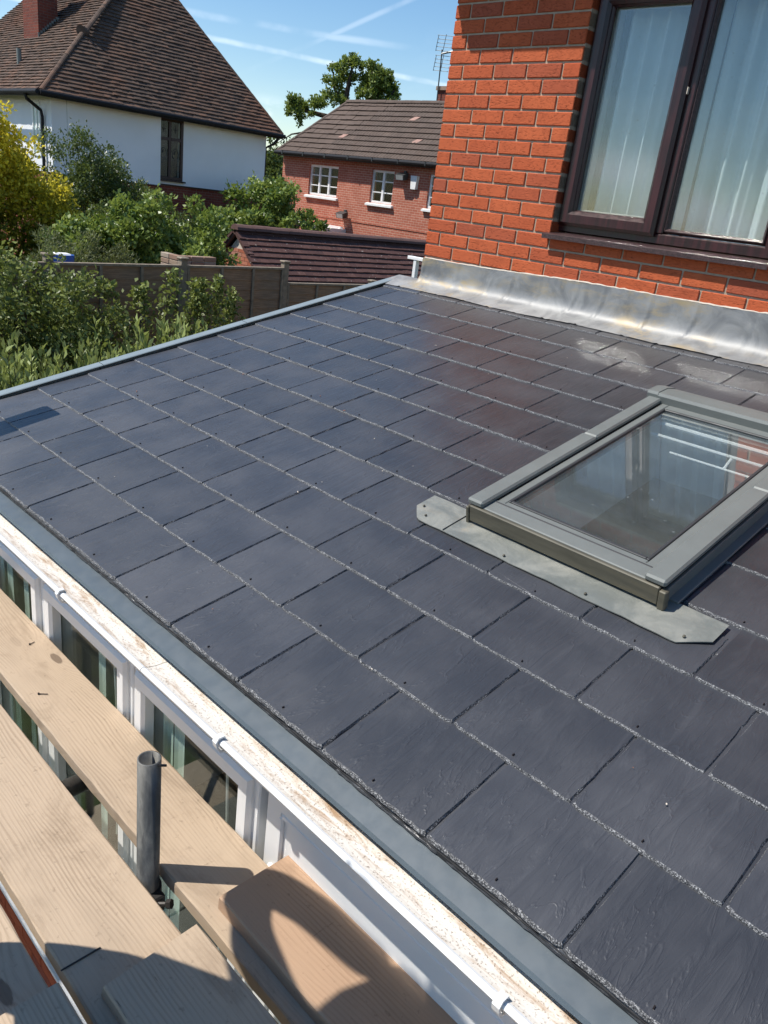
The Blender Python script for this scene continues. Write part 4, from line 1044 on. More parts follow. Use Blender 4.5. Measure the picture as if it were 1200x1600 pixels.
for i, (x0, x1, z0, z1) in enumerate(wins):
    f = frame_box(MB(), x0, x1, z0, z1, .07, RY + .06, RY + .13, .006).build('window', 'white_paint', rh)
    nl = 3 if i == 0 else 2; ws = (x1 - x0) / nl
    for k in range(1, nl):
        q = MB(); wd = .05 if not (i == 0 and k == 1) else .045; q.box((x0 + ws * k - wd, RY + .055, z0 + .06), (x0 + ws * k + wd, RY + .125, z1 - .06), .006); q.build('mullion', 'white_paint', f)
    for k in range(nl):
        for zz in (1, 2):
            q = MB(); zc = z0 + (z1 - z0) * zz / 3; q.box((x0 + ws * k + .05, RY + .072, zc - .017), (x0 + ws * (k + 1) - .05, RY + .115, zc + .017)); q.build('glazing_bar', 'white_paint', f)
        q = MB(); q.box((x0 + ws * k + .03, RY + .092, z0 + .05), (x0 + ws * (k + 1) - .03, RY + .098, z1 - .05)); q.build('pane', 'glass_far', f)
    q = MB(); q.extrude([(RY - .10, z0 - .10), (RY - .10, z0 - .04), (RY + .06, z0 + .002), (RY + .06, z0 - .10)], (x0 - .10, 0, 0), (x1 + .10, 0, 0), ((0, 1, 0), (0, 0, 1))); q.build('window_sill', 'white_paint', f)
# roof
ez, ey, ex = 4.83, RY - .26, -22.0 - .35
rdz, ry_, rx_ = 6.78, RY + 1.62, -20.72
Cn = [(ex, ey, ez), (-10.7, ey, ez), (-10.7, ry_, rdz), (rx_, ry_, rdz)]
upv = Vector((0, ry_ - ey, rdz - ez)).normalized()
sl_len = Vector((0, ry_ - ey, rdz - ez)).length
tiled_slope(rh, 'roof_tile', Cn, upv, sl_len / 11, .30, .046, 'tile_concrete', 300, profile=[0, .016, .020, .016, .002, .016, .020, .016, 0], bond=False, lap=.05, seed=3)
q = MB(); q.add([(ex, ey, ez), (rx_, ry_, rdz), (ex, ey + 6.9, ez)], [(0, 1, 2)]); q.add([(ex, ey + 6.9, ez), (rx_, ry_ + 3.6, rdz + 0), (-10.7, ry_ + 3.6, rdz), (-10.7, ey + 6.9, ez)], [(0, 1, 2, 3)]); q.add([(rx_, ry_, rdz), (-10.7, ry_, rdz), (-10.7, ry_ + 3.6, rdz), (rx_, ry_ + 3.6, rdz)], [(0, 1, 2, 3)]); q.add([(ex, ey + 6.9, ez), (rx_, ry_, rdz), (rx_, ry_ + 3.6, rdz)], [(0, 1, 2)]); q.build('side_roof', 'tile_concrete', rh)
def ridge(parent, a, b, n, r_, mat, name='ridge_tile', sag=0.0):
    a, b = Vector(a), Vector(b)
    for i in range(n):
        p, q_ = a.lerp(b, i / n), a.lerp(b, (i + .985) / n); q = MB(); d = (b - a).normalized(); sd_ = d.cross(Vector((0, 0, 1))).normalized(); upn = sd_.cross(d)
        vs = []
        for e in (p, q_):
            dz = random.uniform(-.004, .004)
            for k in range(7):
                an = math.pi * k / 6; vs.append(e + sd_ * (math.cos(an) * r_) + upn * (math.sin(an) * r_ * .8 - r_ * .45 + dz))
        q.add(vs, [(k, k + 1, k + 8, k + 7) for k in range(6)] + [tuple(range(7)), tuple(range(13, 6, -1))]); q.build(name, mat, parent)
ridge(rh, (rx_ - .05, ry_, rdz + .03), (-10.7, ry_, rdz + .03), 24, .13, 'tile_concrete')
ridge(rh, (ex, ey, ez + .04), (rx_, ry_, rdz + .04), 8, .10, 'tile_concrete', 'hip_tile')
for u, v_ in ((-19.6, .30), (-16.0, .28), (-20.9 + 4.0, .66), (-13.9, .68)):
    pz = Vector((u, ey, ez)) + upv * (v_ * sl_len); q = MB(); nn = Vector((0, -upv.z, upv.y)); 
    q.add([pz + nn * .06, pz + Vector((.26, 0, 0)) + nn * .06, pz + Vector((.42, 0, 0)) + upv * .17 + nn * .06, pz + Vector((.16, 0, 0)) + upv * .17 + nn * .06, pz, pz + Vector((.26, 0, 0)), pz + Vector((.42, 0, 0)) + upv * .17, pz + Vector((.16, 0, 0)) + upv * .17], [(0, 1, 2, 3), (0, 4, 5, 1), (1, 5, 6, 2), (3, 2, 6, 7), (0, 3, 7, 4)]); q.build('vent_tile', 'tile_pink', rh)
q = MB(); q.box((-22.3, RY - .225, ez - .10), (-10.8, RY, ez - .06)); q.box((-22.3, RY - .245, ez - .14), (-10.8, RY - .226, ez + .0)); q.build('fascia', 'dark_wood', rh)
q = MB(); q.tube([(-22.38, RY - .315, ez - .035), (-10.8, RY - .315, ez - .035)], .065, 10); gg = q.build('gutter', 'black_plastic', rh)
for i in range(8):
    q = MB(); q.box((-21.9 + i * 1.2, RY - .385, ez - .10), (-21.86 + i * 1.2, RY - .25, ez + .03)); q.build('bracket', 'lamp_metal', gg)
def floodlight(x, z, lab):
    f = thing('floodlight', (x, RY, z), lab, 'floodlight', 'floodlights on the pinkish brick house')
    q = MB(); q.box((x - .05, RY - .08, z + .02), (x + .05, RY - .001, z + .12), .01); q.build('bracket', 'lamp_metal', f)
    q = MB(); q.add([(x - .20, RY - .10, z + .06), (x + .2, RY - .10, z + .06), (x + .2, RY - .32, z - .02), (x - .2, RY - .32, z - .02), (x - .17, RY - .10, z - .14), (x + .17, RY - .10, z - .14), (x + .17, RY - .28, z - .18), (x - .17, RY - .28, z - .18)], [(0, 1, 2, 3), (7, 6, 5, 4), (0, 4, 5, 1), (1, 5, 6, 2), (2, 6, 7, 3), (3, 7, 4, 0)]); q.build('lamp_body', 'lamp_metal', f)
    q = MB(); q.add([(x - .16, RY - .321, z - .03), (x + .16, RY - .321, z - .03), (x + .15, RY - .283, z - .17), (x - .15, RY - .283, z - .17)], [(0, 1, 2, 3)]); q.build('lens', 'spacer', f)
floodlight(-18.50, 3.02, 'grey floodlight low on the pinkish brick wall between the two windows')
floodlight(-15.80, 4.44, 'dark floodlight high on the wall beside the middle white window')
bxl = thing('alarm_box', (-15.33, RY, 4.2), 'small white alarm box on the pinkish brick wall under the eaves', 'alarm box')
q = MB(); q.add([(-15.47, RY - .12, 4.44), (-15.19, RY - .12, 4.44), (-15.23, RY - .12, 4.04), (-15.43, RY - .12, 4.04), (-15.47, RY - .001, 4.44), (-15.19, RY - .001, 4.44), (-15.23, RY - .001, 4.04), (-15.43, RY - .001, 4.04)], [(0, 1, 2, 3), (0, 4, 5, 1), (1, 5, 6, 2), (2, 6, 7, 3), (3, 7, 4, 0)]); q.build('cover', 'white_paint', bxl)
q = MB(); q.box((-15.38, RY - .128, 4.02), (-15.28, RY - .03, 4.038)); q.build('lamp_strip', 'lamp_metal', bxl)
# low lean-to at the foot of that wall
lt = thing('lean_to', (-19.6, 15.3, -1.2), 'low white edged lean to roof at the foot of the pinkish brick house', 'lean-to')
q = MB(); q.add([(-21.2, 14.4, 2.05), (-18.5, 14.4, 2.05), (-18.5, RY - .01, 2.42), (-21.2, RY - .01, 2.42), (-21.2, 14.4, 1.95), (-18.5, 14.4, 1.95), (-18.5, RY - .01, 2.32), (-21.2, RY - .01, 2.32)], [(0, 1, 2, 3), (4, 7, 6, 5), (0, 4, 5, 1), (1, 5, 6, 2), (3, 7, 4, 0)]); q.build('roof', 'brick_far', lt)
q = MB(); q.box((-18.6, 14.35, 2.06), (-18.42, RY - .01, 2.50)); q.box((-21.2, RY - .12, 2.42), (-18.6, RY - .01, 2.56)); q.build('white_coping', 'white_paint', lt)
q = MB(); q.box((-21.1, 14.5, -1.8), (-18.6, RY - .012, 1.94)); q.build('wall', 'brick_far', lt)
# chimney and aerial on the ridge, beside our house corner
chy = thing('chimney', (-16.4, 18.4, 6.4), 'small buff brick chimney stack behind the ridge of the pinkish house', 'chimney')
q = MB(); q.box((-16.72, 18.0, 6.0), (-15.9, 18.8, 7.22)); q.build('stack', 'brick_chimney', chy)
q = MB(); q.box((-16.78, 17.94, 7.221), (-15.84, 18.86, 7.34)); q.build('cap', 'brick_buff', chy)
q = MB(); q.tube([(-16.2, 18.4, 7.34), (-16.2, 18.4, 7.70)], [.14, .11], 12); q.build('chimney_pot', 'terracotta', chy)

# ------------------------------------------------------------------ white rendered house with the big tiled roof
LX = -20.0
lh = thing('white_house', (-24, 10, 0), 'white rendered house with steep brown clay tiled roof and brick base', 'house')
XS = LX + .28                                           # front part stands forward
q = MB(); 
q.box((LX - .3, 9.46, 3.27), (LX, 9.4745, 5.25)); q.box((LX - .3, 10.3755, 3.27), (LX, 13.5, 5.25)); q.box((LX - .3, 9.4745, 3.27), (LX, 10.3755, 3.395)); q.box((LX - .3, 9.4745, 5.121), (LX, 10.3755, 5.25)); q.box((XS - .35, 6.2, 3.22), (XS, 9.46, 5.2)); q.box((-29, 6.2, 3.22), (XS - .351, 6.5, 5.2)); q.box((-29, 13.2, 3.27), (LX - .301, 13.5, 5.25)); q.build('rendered_wall', 'render', lh)
q = MB(); q.box((LX - .3, 9.45, -2), (LX - .03, 13.48, 3.27)); q.box((XS - .35, 6.22, -2), (XS - .03, 9.45, 3.22)); q.box((-29, 6.22, -2), (XS - .351, 6.5, 3.22)); q.box((-29, 13.2, -2), (LX - .301, 13.48, 3.27)); q.build('brick_base', 'brick_plinth', lh)
q = MB(); q.box((LX - .031, 9.47, 3.235), (LX + .022, 13.52, 3.268)); q.box((XS - .031, 6.18, 3.19), (XS + .022, 9.47, 3.218)); q.build('bell_drip', 'dark_wood', lh)
q = MB(); q.box((XS - .004, 6.62, 3.25), (XS + .003, 6.635, 5.15)); q.build('render_joint', 'spacer', lh)
# big stair window
wd = frame_box(MB(), 0, .90, 0, 1.72, .09, -.03, .05, .01)
def turn(q, ox, oy, oz): q.v = [(ox - y, oy + x, oz + z) for x, y, z in q.v]; return q
wy, wz = 9.475, 3.40
f = turn(wd, LX + .002, wy, wz).build('window', 'dark_wood', lh)
for a, b in (((.40, .0, .09), (.49, .04, 1.63)), ((.09, -.01, 1.10), (.40, .035, 1.19)), ((.49, -.01, 1.10), (.81, .035, 1.19))):
    turn(MB().box((a[0], a[1] - .02, a[2]), (b[0], b[1], b[2])), LX + .002, wy, wz).build('transom', 'dark_wood', f)
for x0, x1, z0, z1 in ((.09, .40, .09, 1.10), (.49, .81, .09, 1.10), (.09, .40, 1.19, 1.63), (.49, .81, 1.19, 1.63)):
    turn(MB().box((x0, .012, z0), (x1, .016, z1)), LX + .002, wy, wz).build('pane', 'glass_far', f)
    q = MB(); cx_ = (x0 + x1) / 2; tall = z1 - z0 > .6
    if tall:
        for k in range(1, 7): q.box((x0 + (x1 - x0) * k / 7 - .004, .005, z0), (x0 + (x1 - x0) * k / 7 + .004, .011, z0 + .50 + (.10 if k in (1, 6) else 0)))
        for zz in (.15, .32, .47): q.box((x0, .0045, z0 + zz - .004), (x1, .0105, z0 + zz + .004))
        ring = [(cx_ + .10 * math.sin(t) * (1 - .25 * math.cos(t)), .006, z0 + .66 + .145 * math.cos(t)) for t in np.linspace(0, 6.283, 25)]; q.tube(ring, .011, 6)
        q.tube([(cx_, .006, z0 + .74), (cx_ - .045, .006, z0 + .68), (cx_, .006, z0 + .60), (cx_ + .045, .006, z0 + .68), (cx_, .006, z0 + .74)], .012, 6)
    else:
        q.tube([(cx_, .006, z0 + .12), (cx_, .006, z0 + .36)], .010, 6); q.tube([(cx_ - .09, .006, z0 + .25), (cx_, .006, z0 + .22), (cx_ + .09, .006, z0 + .25)], .010, 6)
    turn(q, LX + .002, wy, wz).build('lead_came', 'lead_came', f)
turn(MB().box((-.0, -.10, -.05), (.97, .0, -.005)), LX + .002, wy, wz).build('window_sill', 'dark_wood', f)
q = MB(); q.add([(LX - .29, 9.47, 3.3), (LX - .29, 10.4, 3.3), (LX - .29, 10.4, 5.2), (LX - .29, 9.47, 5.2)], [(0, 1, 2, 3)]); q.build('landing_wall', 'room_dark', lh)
# windows in the sunlit left face
f = frame_box(MB(), -20.92, -20.42, 3.6, 4.98, .07, 6.17, 6.25, .006).build('window', 'white_paint', lh)
q = MB(); q.box((-20.70, 6.175, 3.66), (-20.62, 6.24, 4.92)); q.build('mullion', 'white_paint', f)
for a, b in ((-20.86, -20.70), (-20.62, -20.48)):
    q = MB(); q.box((a, 6.195, 3.66), (b, 6.199, 4.92)); q.build('pane', 'glass_far', f)
# roof: main hip and the small front hip
ez = 5.20
A_ = Vector((LX + .42, 13.86, ez + .02)); B_ = Vector((XS + .40, 5.80, ez - .02))
ap_ = Vector((-23.35, 10.8, 9.82)); ap2 = Vector((-29.5, 10.8, 9.82))
fl = Vector((LX + .42, 5.80, ez))
main = [fl, A_, ap_]
up_m = Vector((ap_.x - fl.x, 0, ap_.z - ez)).normalized()
# facing slope as courses of small tiles joined (each only a few pixels)
tiled_slope(lh, 'roof_tile', [Vector((LX + .42, 5.85, ez)), Vector((LX + .42, 13.86, ez)), ap_], up_m,   .135, .21, .034, 'tile_clay', 0, lap=.01, seed=9)
up_l = Vector((0, ap_.y - 5.80, ap_.z - ez)).normalized()
tiled_slope(lh, 'roof_tile', [Vector((-29.5, 5.80, ez)), Vector((LX + .42, 5.80, ez)), ap_, ap2], up_l,   .135, .21, .034, 'tile_clay', 0, lap=.01, seed=10)
# front hip over the forward part
pk = Vector((-20.714, 7.572, 6.893))
up_f = (pk - Vector((XS + .42, pk.y, ez - .02))).normalized()
tiled_slope(lh, 'roof_tile', [Vector((XS + .42, 5.74, ez - .02)), Vector((XS + .42, 9.62, ez - .02)), pk], up_f, .135, .21, .034, 'tile_clay', 0, lap=.01, seed=11)
q = MB(); q.tube([pk + Vector((.02, -.05, .06)), pk + Vector((-.30, .25, .10))], [.14, .11], 8); q.build('hip_end', 'tile_clay', lh)
q = MB(); q.add([A_, Vector((-29.5, 13.86, ez)), ap2, ap_], [(0, 1, 2, 3)]); q.build('back_slope', 'tile_clay', lh)
ridge(lh, A_ + Vector((0, 0, .02)), ap_, 26, .075, 'tile_clay', 'hip_tile'); ridge(lh, (XS + .42, 5.76, ez + .01), pk + Vector((0, 0, .04)), 12, .075, 'tile_clay', 'hip_tile'); ridge(lh, pk, ap_, 20, .08, 'tile_clay', 'hip_tile')
q = MB(); q.box((XS - .01, 5.80, ez - .06), (XS + .40, 9.60, ez - .035)); q.box((LX - .01, 9.601, ez - .04), (LX + .40, 13.8, ez - .015)); q.box((-29, 5.82, ez - .06), (XS - .02, 6.2, ez - .035)); q.build('soffit', 'dark_wood', lh)
q = MB(); q.box((XS + .401, 5.74, ez - .15), (XS + .425, 9.62, ez - .015)); q.box((LX + .401, 9.621, ez - .13), (LX + .425, 13.86, ez + .005)); q.box((-29, 5.715, ez - .15), (XS + .40, 5.739, ez - .015)); q.build('fascia', 'black_plastic', lh)
q = MB(); q.tube([(XS + .47, 5.72, ez - .06), (XS + .47, 9.60, ez - .06)], .06, 10); q.tube([(LX + .47, 9.62, ez - .04), (LX + .47, 13.9, ez - .04)], .06, 10); q.tube([(-29, 5.66, ez - .06), (XS + .45, 5.66, ez - .06)], .06, 10); q.build('gutter', 'black_plastic', lh)
q = MB(); q.tube([(XS - .35, 5.66, ez - .08), (XS - .35, 5.70, ez - .22), (XS - .42, 6.10, ez - .45), (XS - .42, 6.13, ez - .6), (XS - .42, 6.13, 1)], .045, 8); q.build('downpipe', 'black_plastic', lh)
q = MB(); q.tube([(LX + .42, 13.75, ez - .05), (LX + .30, 13.60, ez - .30), (LX - .1, 13.56, ez - .45), (LX - .1, 13.56, 0)], .045, 8); q.build('downpipe', 'black_plastic', lh)
chm = MB(); chm.box((-24.9, 7.65, 5.5), (-23.80, 8.25, 9.25)); cc = chm.build('chimney', 'brick_chimney', lh)
q = MB(); q.box((-24.97, 7.58, 8.35), (-23.73, 8.32, 8.52)); q.box((-24.95, 7.60, 9.251), (-23.75, 8.30, 9.4)); q.build('chimney_band', 'brick_chimney', cc)
q = MB()
for k in range(9): q.box((-23.799, 7.63 + k * .07, 6.88 + k * .065), (-23.78, 7.73 + k * .07, 7.06 + k * .065))
q.box((-24.9, 7.62, 6.66), (-23.8, 7.649, 6.92)); q.build('step_flashing', 'apron', cc)
q = MB(); q.tube([(-22.95, 6.7, 5.9), (-22.95, 6.7, 6.42)], .07, 10); q.build('vent_pipe', 'apron', lh)
q = MB(); q.box((LX - .03, 9.6, 2.60), (LX + .10, 9.78, 2.85)); q.build('meter_box', 'white_paint', lh)
q = MB(); q.box((XS - .029, 8.72, 2.82), (XS + .004, 8.92, 3.0)); q.build('air_brick', 'grey_dark', lh)
K_ = .80                                              # overall size of the white house
lh.scale = (K_, K_, K_); lh.location = (3.4692 + (-24 - 3.4692) * K_, -3.8092 + (10 + 3.8092) * K_, 3.5845 + (0 - 3.5845) * K_)
far = thing('far_house', (-38, 10.5, 4), 'sliver of another brown tiled roof beyond the chimney of the white house', 'house')
q = MB(); q.add([(-40, 7, 5.6), (-36, 12.2, 5.6), (-38, 12.4, 8.4), (-42, 8, 8.4)], [(0, 1, 2, 3)]); q.build('roof', 'tile_clay', far)
q = MB(); q.box((-42, 8, -1), (-38, 12, 5.5)); q.build('wall', 'brick_far', far)

# ------------------------------------------------------------------ brick garage
GY0, GY1, GXR, GZR, GP = 6.10, 11.70, -10.75, 2.70, R_(42)
ga = thing('garage', (GXR, 8.9, -.6), 'small brick garage with plum brown tiles speckled with lichen behind the fence', 'garage')
run = 1.75; drop = run * math.tan(GP)
for sg in (1, -1):
    C4 = [(GXR + sg * run, GY0 - .06, GZR - drop), (GXR + sg * run, GY1 + .05, GZR - drop), (GXR, GY1 + .05, GZR), (GXR, GY0 - .06, GZR)]
    tiled_slope(ga, 'roof_tile', C4, Vector((-sg * math.cos(GP), 0, math.sin(GP))), .148, .205, .030, 'tile_garage', 280 if sg == 1 else 20, lap=.03, seed=20 + sg)
for k in range(13):
    pass
ridge(ga, (GXR, GY0 - .09, GZR + .05), (GXR, GY1 + .06, GZR + .05), 13, .135, 'tile_ridge')
q = MB(); q.add([(GXR - run + .2, GY0 + .012, GZR - drop + .05), (GXR + run - .2, GY0 + .012, GZR - drop + .05), (GXR, GY0 + .012, GZR - .17)], [(0, 1, 2)]); q.box((GXR - run + .2, GY0 + .012, -.6), (GXR + run - .2, GY0 + .2, GZR - drop + .05)); q.box((GXR + run - .42, GY0 + .201, -.6), (GXR + run - .2, GY1, GZR - drop + .02)); q.box((GXR - run + .2, GY1 - .2, -.6), (GXR + run - .42, GY1, GZR - drop + .04)); q.box((GXR - run + .2, GY0 + .201, -.6), (GXR - run + .42, GY1 - .21, GZR - drop + .02)); q.build('wall', 'mortar_pale', ga)
hpx = [(math.sin(GP), math.cos(GP), math.sin(GP) * GXR + math.cos(GP) * (GZR - .085)), (-math.sin(GP), math.cos(GP), -math.sin(GP) * GXR + math.cos(GP) * (GZR - .085))]
for k in range(-4, 16):
    z = GZR - drop + .01 + k * .075
    for i in range(-8, 9):
        x = GXR + i * .225 + (.1125 if k % 2 else 0) - .05
        if x < GXR - run + .2 or x + .215 > GXR + run - .2: continue
        pl = clip_poly([(x, z), (x + .215, z), (x + .215, z + .065), (x, z + .065)], hpx)
        if not pl or area2(pl) < .001: continue
        q = MB(); n = len(pl); q.add([(a, GY0, b) for a, b in pl] + [(a, GY0 + .1, b) for a, b in pl], [tuple(range(n))] + [(i_, (i_ + 1) % n, (i_ + 1) % n + n, i_ + n) for i_ in range(n)])
        cx_, cz = x + .1, z + .03; q.v = [(a - cx_, b - GY0, c_ - cz) for a, b, c_ in q.v]
        q.build('brick', 'brick_old', ga, loc=(cx_, GY0, cz))
for sg in (-1, 1):
    q = MB(); d = Vector((sg * math.cos(GP), 0, -math.sin(GP))); nrm = Vector((sg * math.sin(GP), 0, math.cos(GP)))
    a = Vector((GXR, GY0 - .07, GZR - .01)); b = a + d * (run / math.cos(GP))
    q.add([a, b, b - nrm * .06, a - nrm * .06, a + Vector((0, .07, 0)), b + Vector((0, .07, 0)), b - nrm * .06 + Vector((0, .07, 0)), a - nrm * .06 + Vector((0, .07, 0))], [(0, 1, 2, 3), (4, 7, 6, 5), (0, 4, 5, 1), (1, 5, 6, 2), (2, 6, 7, 3)]); q.build('verge_mortar', 'tile_ridge', ga)
    for k in range(11):
        p = a + d * (.08 + k * .20); q = MB(); q.add([p + Vector((0, -.03, 0)) + nrm * .02, p + d * .19 + Vector((0, -.03, 0)) + nrm * .045, p + d * .19 + Vector((0, .12, 0)) + nrm * .045, p + Vector((0, .12, 0)) + nrm * .02, p + Vector((0, -.03, 0)) - nrm * .02, p + d * .19 + Vector((0, -.03, 0)) - nrm * .01, p + d * .19 + Vector((0, .12, 0)) - nrm * .01, p + Vector((0, .12, 0)) - nrm * .02], [(0, 1, 2, 3), (0, 4, 5, 1), (1, 5, 6, 2), (2, 6, 7, 3), (3, 7, 4, 0)]); q.build('verge_tile', 'tile_garage', ga)
# white frame just visible past the corner of our house
wf = thing('pergola_post', (-6.1, 6.5, .5), 'white painted timber post and rail beside the corner of the orange brick house', 'post')
q = MB(); q.box((-6.08, 6.43, 0.4), (-6.01, 6.51, 2.72), .006); q.build('post', 'white_paint', wf)
q = MB(); q.box((-6.22, 6.42, 2.721), (-5.75, 6.52, 2.775), .006); q.build('rail', 'white_paint', wf)

# ------------------------------------------------------------------ fence
fe = thing('fence', (-5.95, .07, .6), 'brown overlap panel garden fence with pale posts behind the shrubs', 'fence')
posts = [(-5.40, -3.6), (-5.56, -1.76), (-5.73, .07), (-5.96, 1.93), (-6.14, 3.75), (-6.17, 5.60)]
def fpanel(a, b, ztop, zbot=.62):
    a = Vector((*a, 0)); b = Vector((*b, 0)); d = (b - a).normalized(); n = Vector((d.y, -d.x, 0))
    a = a + d * .05; b = b - d * .05; L_ = (b - a).length
    def bx(q, u0, u1, z0, z1, n0, n1):
        q.add([a + d * u + n * w_ + Vector((0, 0, z)) for u, w_, z in ((u0, n0, z0), (u1, n0, z0), (u1, n1, z0), (u0, n1, z0), (u0, n0, z1), (u1, n0, z1), (u1, n1, z1), (u0, n1, z1))], [(0, 3, 2, 1), (4, 5, 6, 7), (0, 1, 5, 4), (1, 2, 6, 5), (2, 3, 7, 6), (3, 0, 4, 7)])
    q = MB(); bx(q, 0, L_, ztop - .028, ztop, -.035, .035); pn = q.build('panel', 'fence_pale', fe)
    nb = 14; hb = (ztop - .03 - zbot) / nb
    for i in range(nb):
        z0 = zbot + i * hb; q = MB(); k = 10; vs = []
        for j in range(k + 1):
            u = L_ * j / k; wz_ = random.uniform(-.006, .006)
            vs += [a + d * u + n * (.018) + Vector((0, 0, z0 - .022 + wz_)), a + d * u + n * (.006) + Vector((0, 0, z0 + hb))]
        q.add(vs, [(2 * j, 2 * j + 2, 2 * j + 3, 2 * j + 1) for j in range(k)]); 
        vs2 = [v_ - n * .006 for v_ in vs]; q.add(vs2, [(2 * j + 1, 2 * j + 3, 2 * j + 2, 2 * j) for j in range(k)]); q.add([vs[2 * j] for j in range(k + 1)] + [vs2[2 * j] for j in range(k + 1)], [(j, k + 1 + j, k + 2 + j, j + 1) for j in range(k)])
        q.build('lap_board', 'fence', pn)
    for j in range(4):
        q = MB(); u = .02 + (L_ - .04) * j / 3; bx(q, u - .019, u + .019, zbot, ztop - .029, .019, .040); q.build('batten', 'fence_pale', pn)
for i, (p, q_) in enumerate(zip(posts[:-1], posts[1:])): fpanel(p, q_, 2.50 if i < 4 else 2.285)
for i, (x, y) in enumerate(posts):
    zt = 2.60 if i < 5 else 2.36
    q = MB(); q.box((x - .045, y - .045, .3), (x + .045, y + .045, zt - .03), .004); po = q.build('post', 'fence_pale', fe)
    q = MB(); q.box((x - .062, y - .062, zt - .029), (x + .062, y + .062, zt), .010); q.build('cap', 'fence_pale', po)
# low brick pier behind the fence
pier = thing('brick_pier', (-7.2, 2.75, .5), 'low weathered brick pier with rough top just behind the fence', 'brick pier')
q = MB(); q.box((-7.42, 2.47, .4), (-6.96, 3.09, 2.45)); q.build('core', 'mortar_pale', pier)
for k in range(6):
    z = 2.07 + k * .075
    for i in range(3):
        a = 2.455 + i * .215; q = MB(); q.box((0, 0, 0), (.12, .205, .065), .006); q.build('brick', 'brick_buff' if k > 3 else 'brick_old', pier, loc=(-7.06 + random.uniform(-.004, .004), a, z))
    for i in range(2): q = MB(); q.box((0, 0, 0), (.225, .1, .065), .006); q.build('brick', 'brick_buff', pier, loc=(-7.43 + i * .236, 2.452 + random.uniform(-.004, .0), z - .002))
bp_ = thing('blue_tub', (-7.5, 1.0, .6), 'blue rimmed plastic tub poking above the fence near the bushes', 'tub')
q = MB(); n = 24; vs = []
for r0, z in ((.12, 1.50), (.17, 2.36), (.17, 2.40), (.15, 2.40), (.13, 2.2)): vs += [(-7.5 + math.cos(6.283 * k / n) * r0 * .8, 1.0 + math.sin(6.283 * k / n) * r0, z) for k in range(n)]
q.add(vs, [(j * n + k, j * n + (k + 1) % n, (j + 1) * n + (k + 1) % n, (j + 1) * n + k) for j in range(4) for k in range(n)]); q.build('tub_body', 'blue_plastic', bp_)
q = MB(); q.box((-7.60, .88, 2.35), (-7.42, 1.12, 2.415), .02); q.build('lid', 'white_paint', bp_)

# ------------------------------------------------------------------ aerial
ae = thing('tv_aerial', (-16.66, 17.9, 6.8), 'thin grey television aerial on a pole beside the chimney', 'aerial')
q = MB(); q.tube([(-16.63, 17.9, 6.75), (-16.69, 17.9, 8.40)], .022, 6); q.build('pole', 'lamp_metal', ae)
q = MB(); q.tube([(-16.69, 17.9, 8.28), (-16.0, 18.1, 8.42)], .03, 6); q.build('boom', 'lamp_metal', ae)
for z0 in (7.78, 8.36):
    q = MB()
    for k in range(5):
        zz = z0 + k * .11; q.tube([(-16.92, 17.85, zz + .02), (-16.22, 18.05, zz - .02)], .0085, 5)
    for dx in (0, .33): q.tube([(-16.92 + dx, 17.84, z0), (-16.86 + dx, 17.84, z0 + .46)], .010, 5)
    q.build('reflector', 'lamp_metal', ae)

# ------------------------------------------------------------------ foliage
def leaf_mesh(name, pos, size, mat, aspect=.5, up_bias=.3, seed=0, out=None, tint=None, droop=0.0):
    """one folded quad per leaf"""
    g_ = np.random.default_rng(seed); N = len(pos)
    d = g_.normal(size=(N, 3)); d[:, 2] += up_bias
    if out is not None: d += out
    d /= np.linalg.norm(d, axis=1)[:, None]
    s = g_.normal(size=(N, 3)); s -= (s * d).sum(1)[:, None] * d; s /= np.linalg.norm(s, axis=1)[:, None]
    nn = np.cross(d, s)
    L = size * g_.uniform(.6, 1.3, N)[:, None]; W_ = L * aspect * .5
    a = pos; c_ = pos + d * L + nn * L * (-.12 - droop); m1 = pos + d * L * .5 + s * W_ + nn * W_ * .35; m2 = pos + d * L * .5 - s * W_ + nn * W_ * .35
    V_ = np.stack([a, m1, c_, m2], 1).reshape(-1, 3)
    me = bpy.data.meshes.new(name); me.vertices.add(4 * N); me.vertices.foreach_set('co', V_.ravel().astype(np.float32))
    me.loops.add(4 * N); me.loops.foreach_set('vertex_index', np.arange(4 * N, dtype=np.int32))
    me.polygons.add(N); me.polygons.foreach_set('loop_start', np.arange(0, 4 * N, 4, dtype=np.int32)); me.polygons.foreach_set('loop_total', np.full(N, 4, dtype=np.int32))
    me.materials.append(MT[mat]); me.update(); me.validate()
    t = tint if tint is not None else np.clip(g_.normal(.5, .25, N), 0, 1)
    at = me.attributes.new('tint', 'FLOAT', 'POINT'); at.data.foreach_set('value', np.repeat(t, 4).astype(np.float32))
    return me
def clump_points(centers, radii, n, seed, shell=.55):
    g_ = np.random.default_rng(seed); centers = np.array(centers, float); radii = np.array(radii, float)
    if radii.ndim == 1: radii = np.stack([radii] * 3, 1)
    w_ = (radii.prod(1)) ** (2 / 3); w_ /= w_.sum(); k = g_.choice(len(centers), n, p=w_)
    d = g_.normal(size=(n, 3)); d /= np.linalg.norm(d, axis=1)[:, None]
    r_ = (shell + (1 - shell) * g_.random(n)) ** .8
    lump = 1 + .22 * np.sin(d[:, 0] * 7 + k) * np.sin(d[:, 1] * 6 + 2 * k) + .15 * np.sin(d[:, 2] * 9 + k)
    return centers[k] + d * radii[k] * (r_ * lump)[:, None], d, k
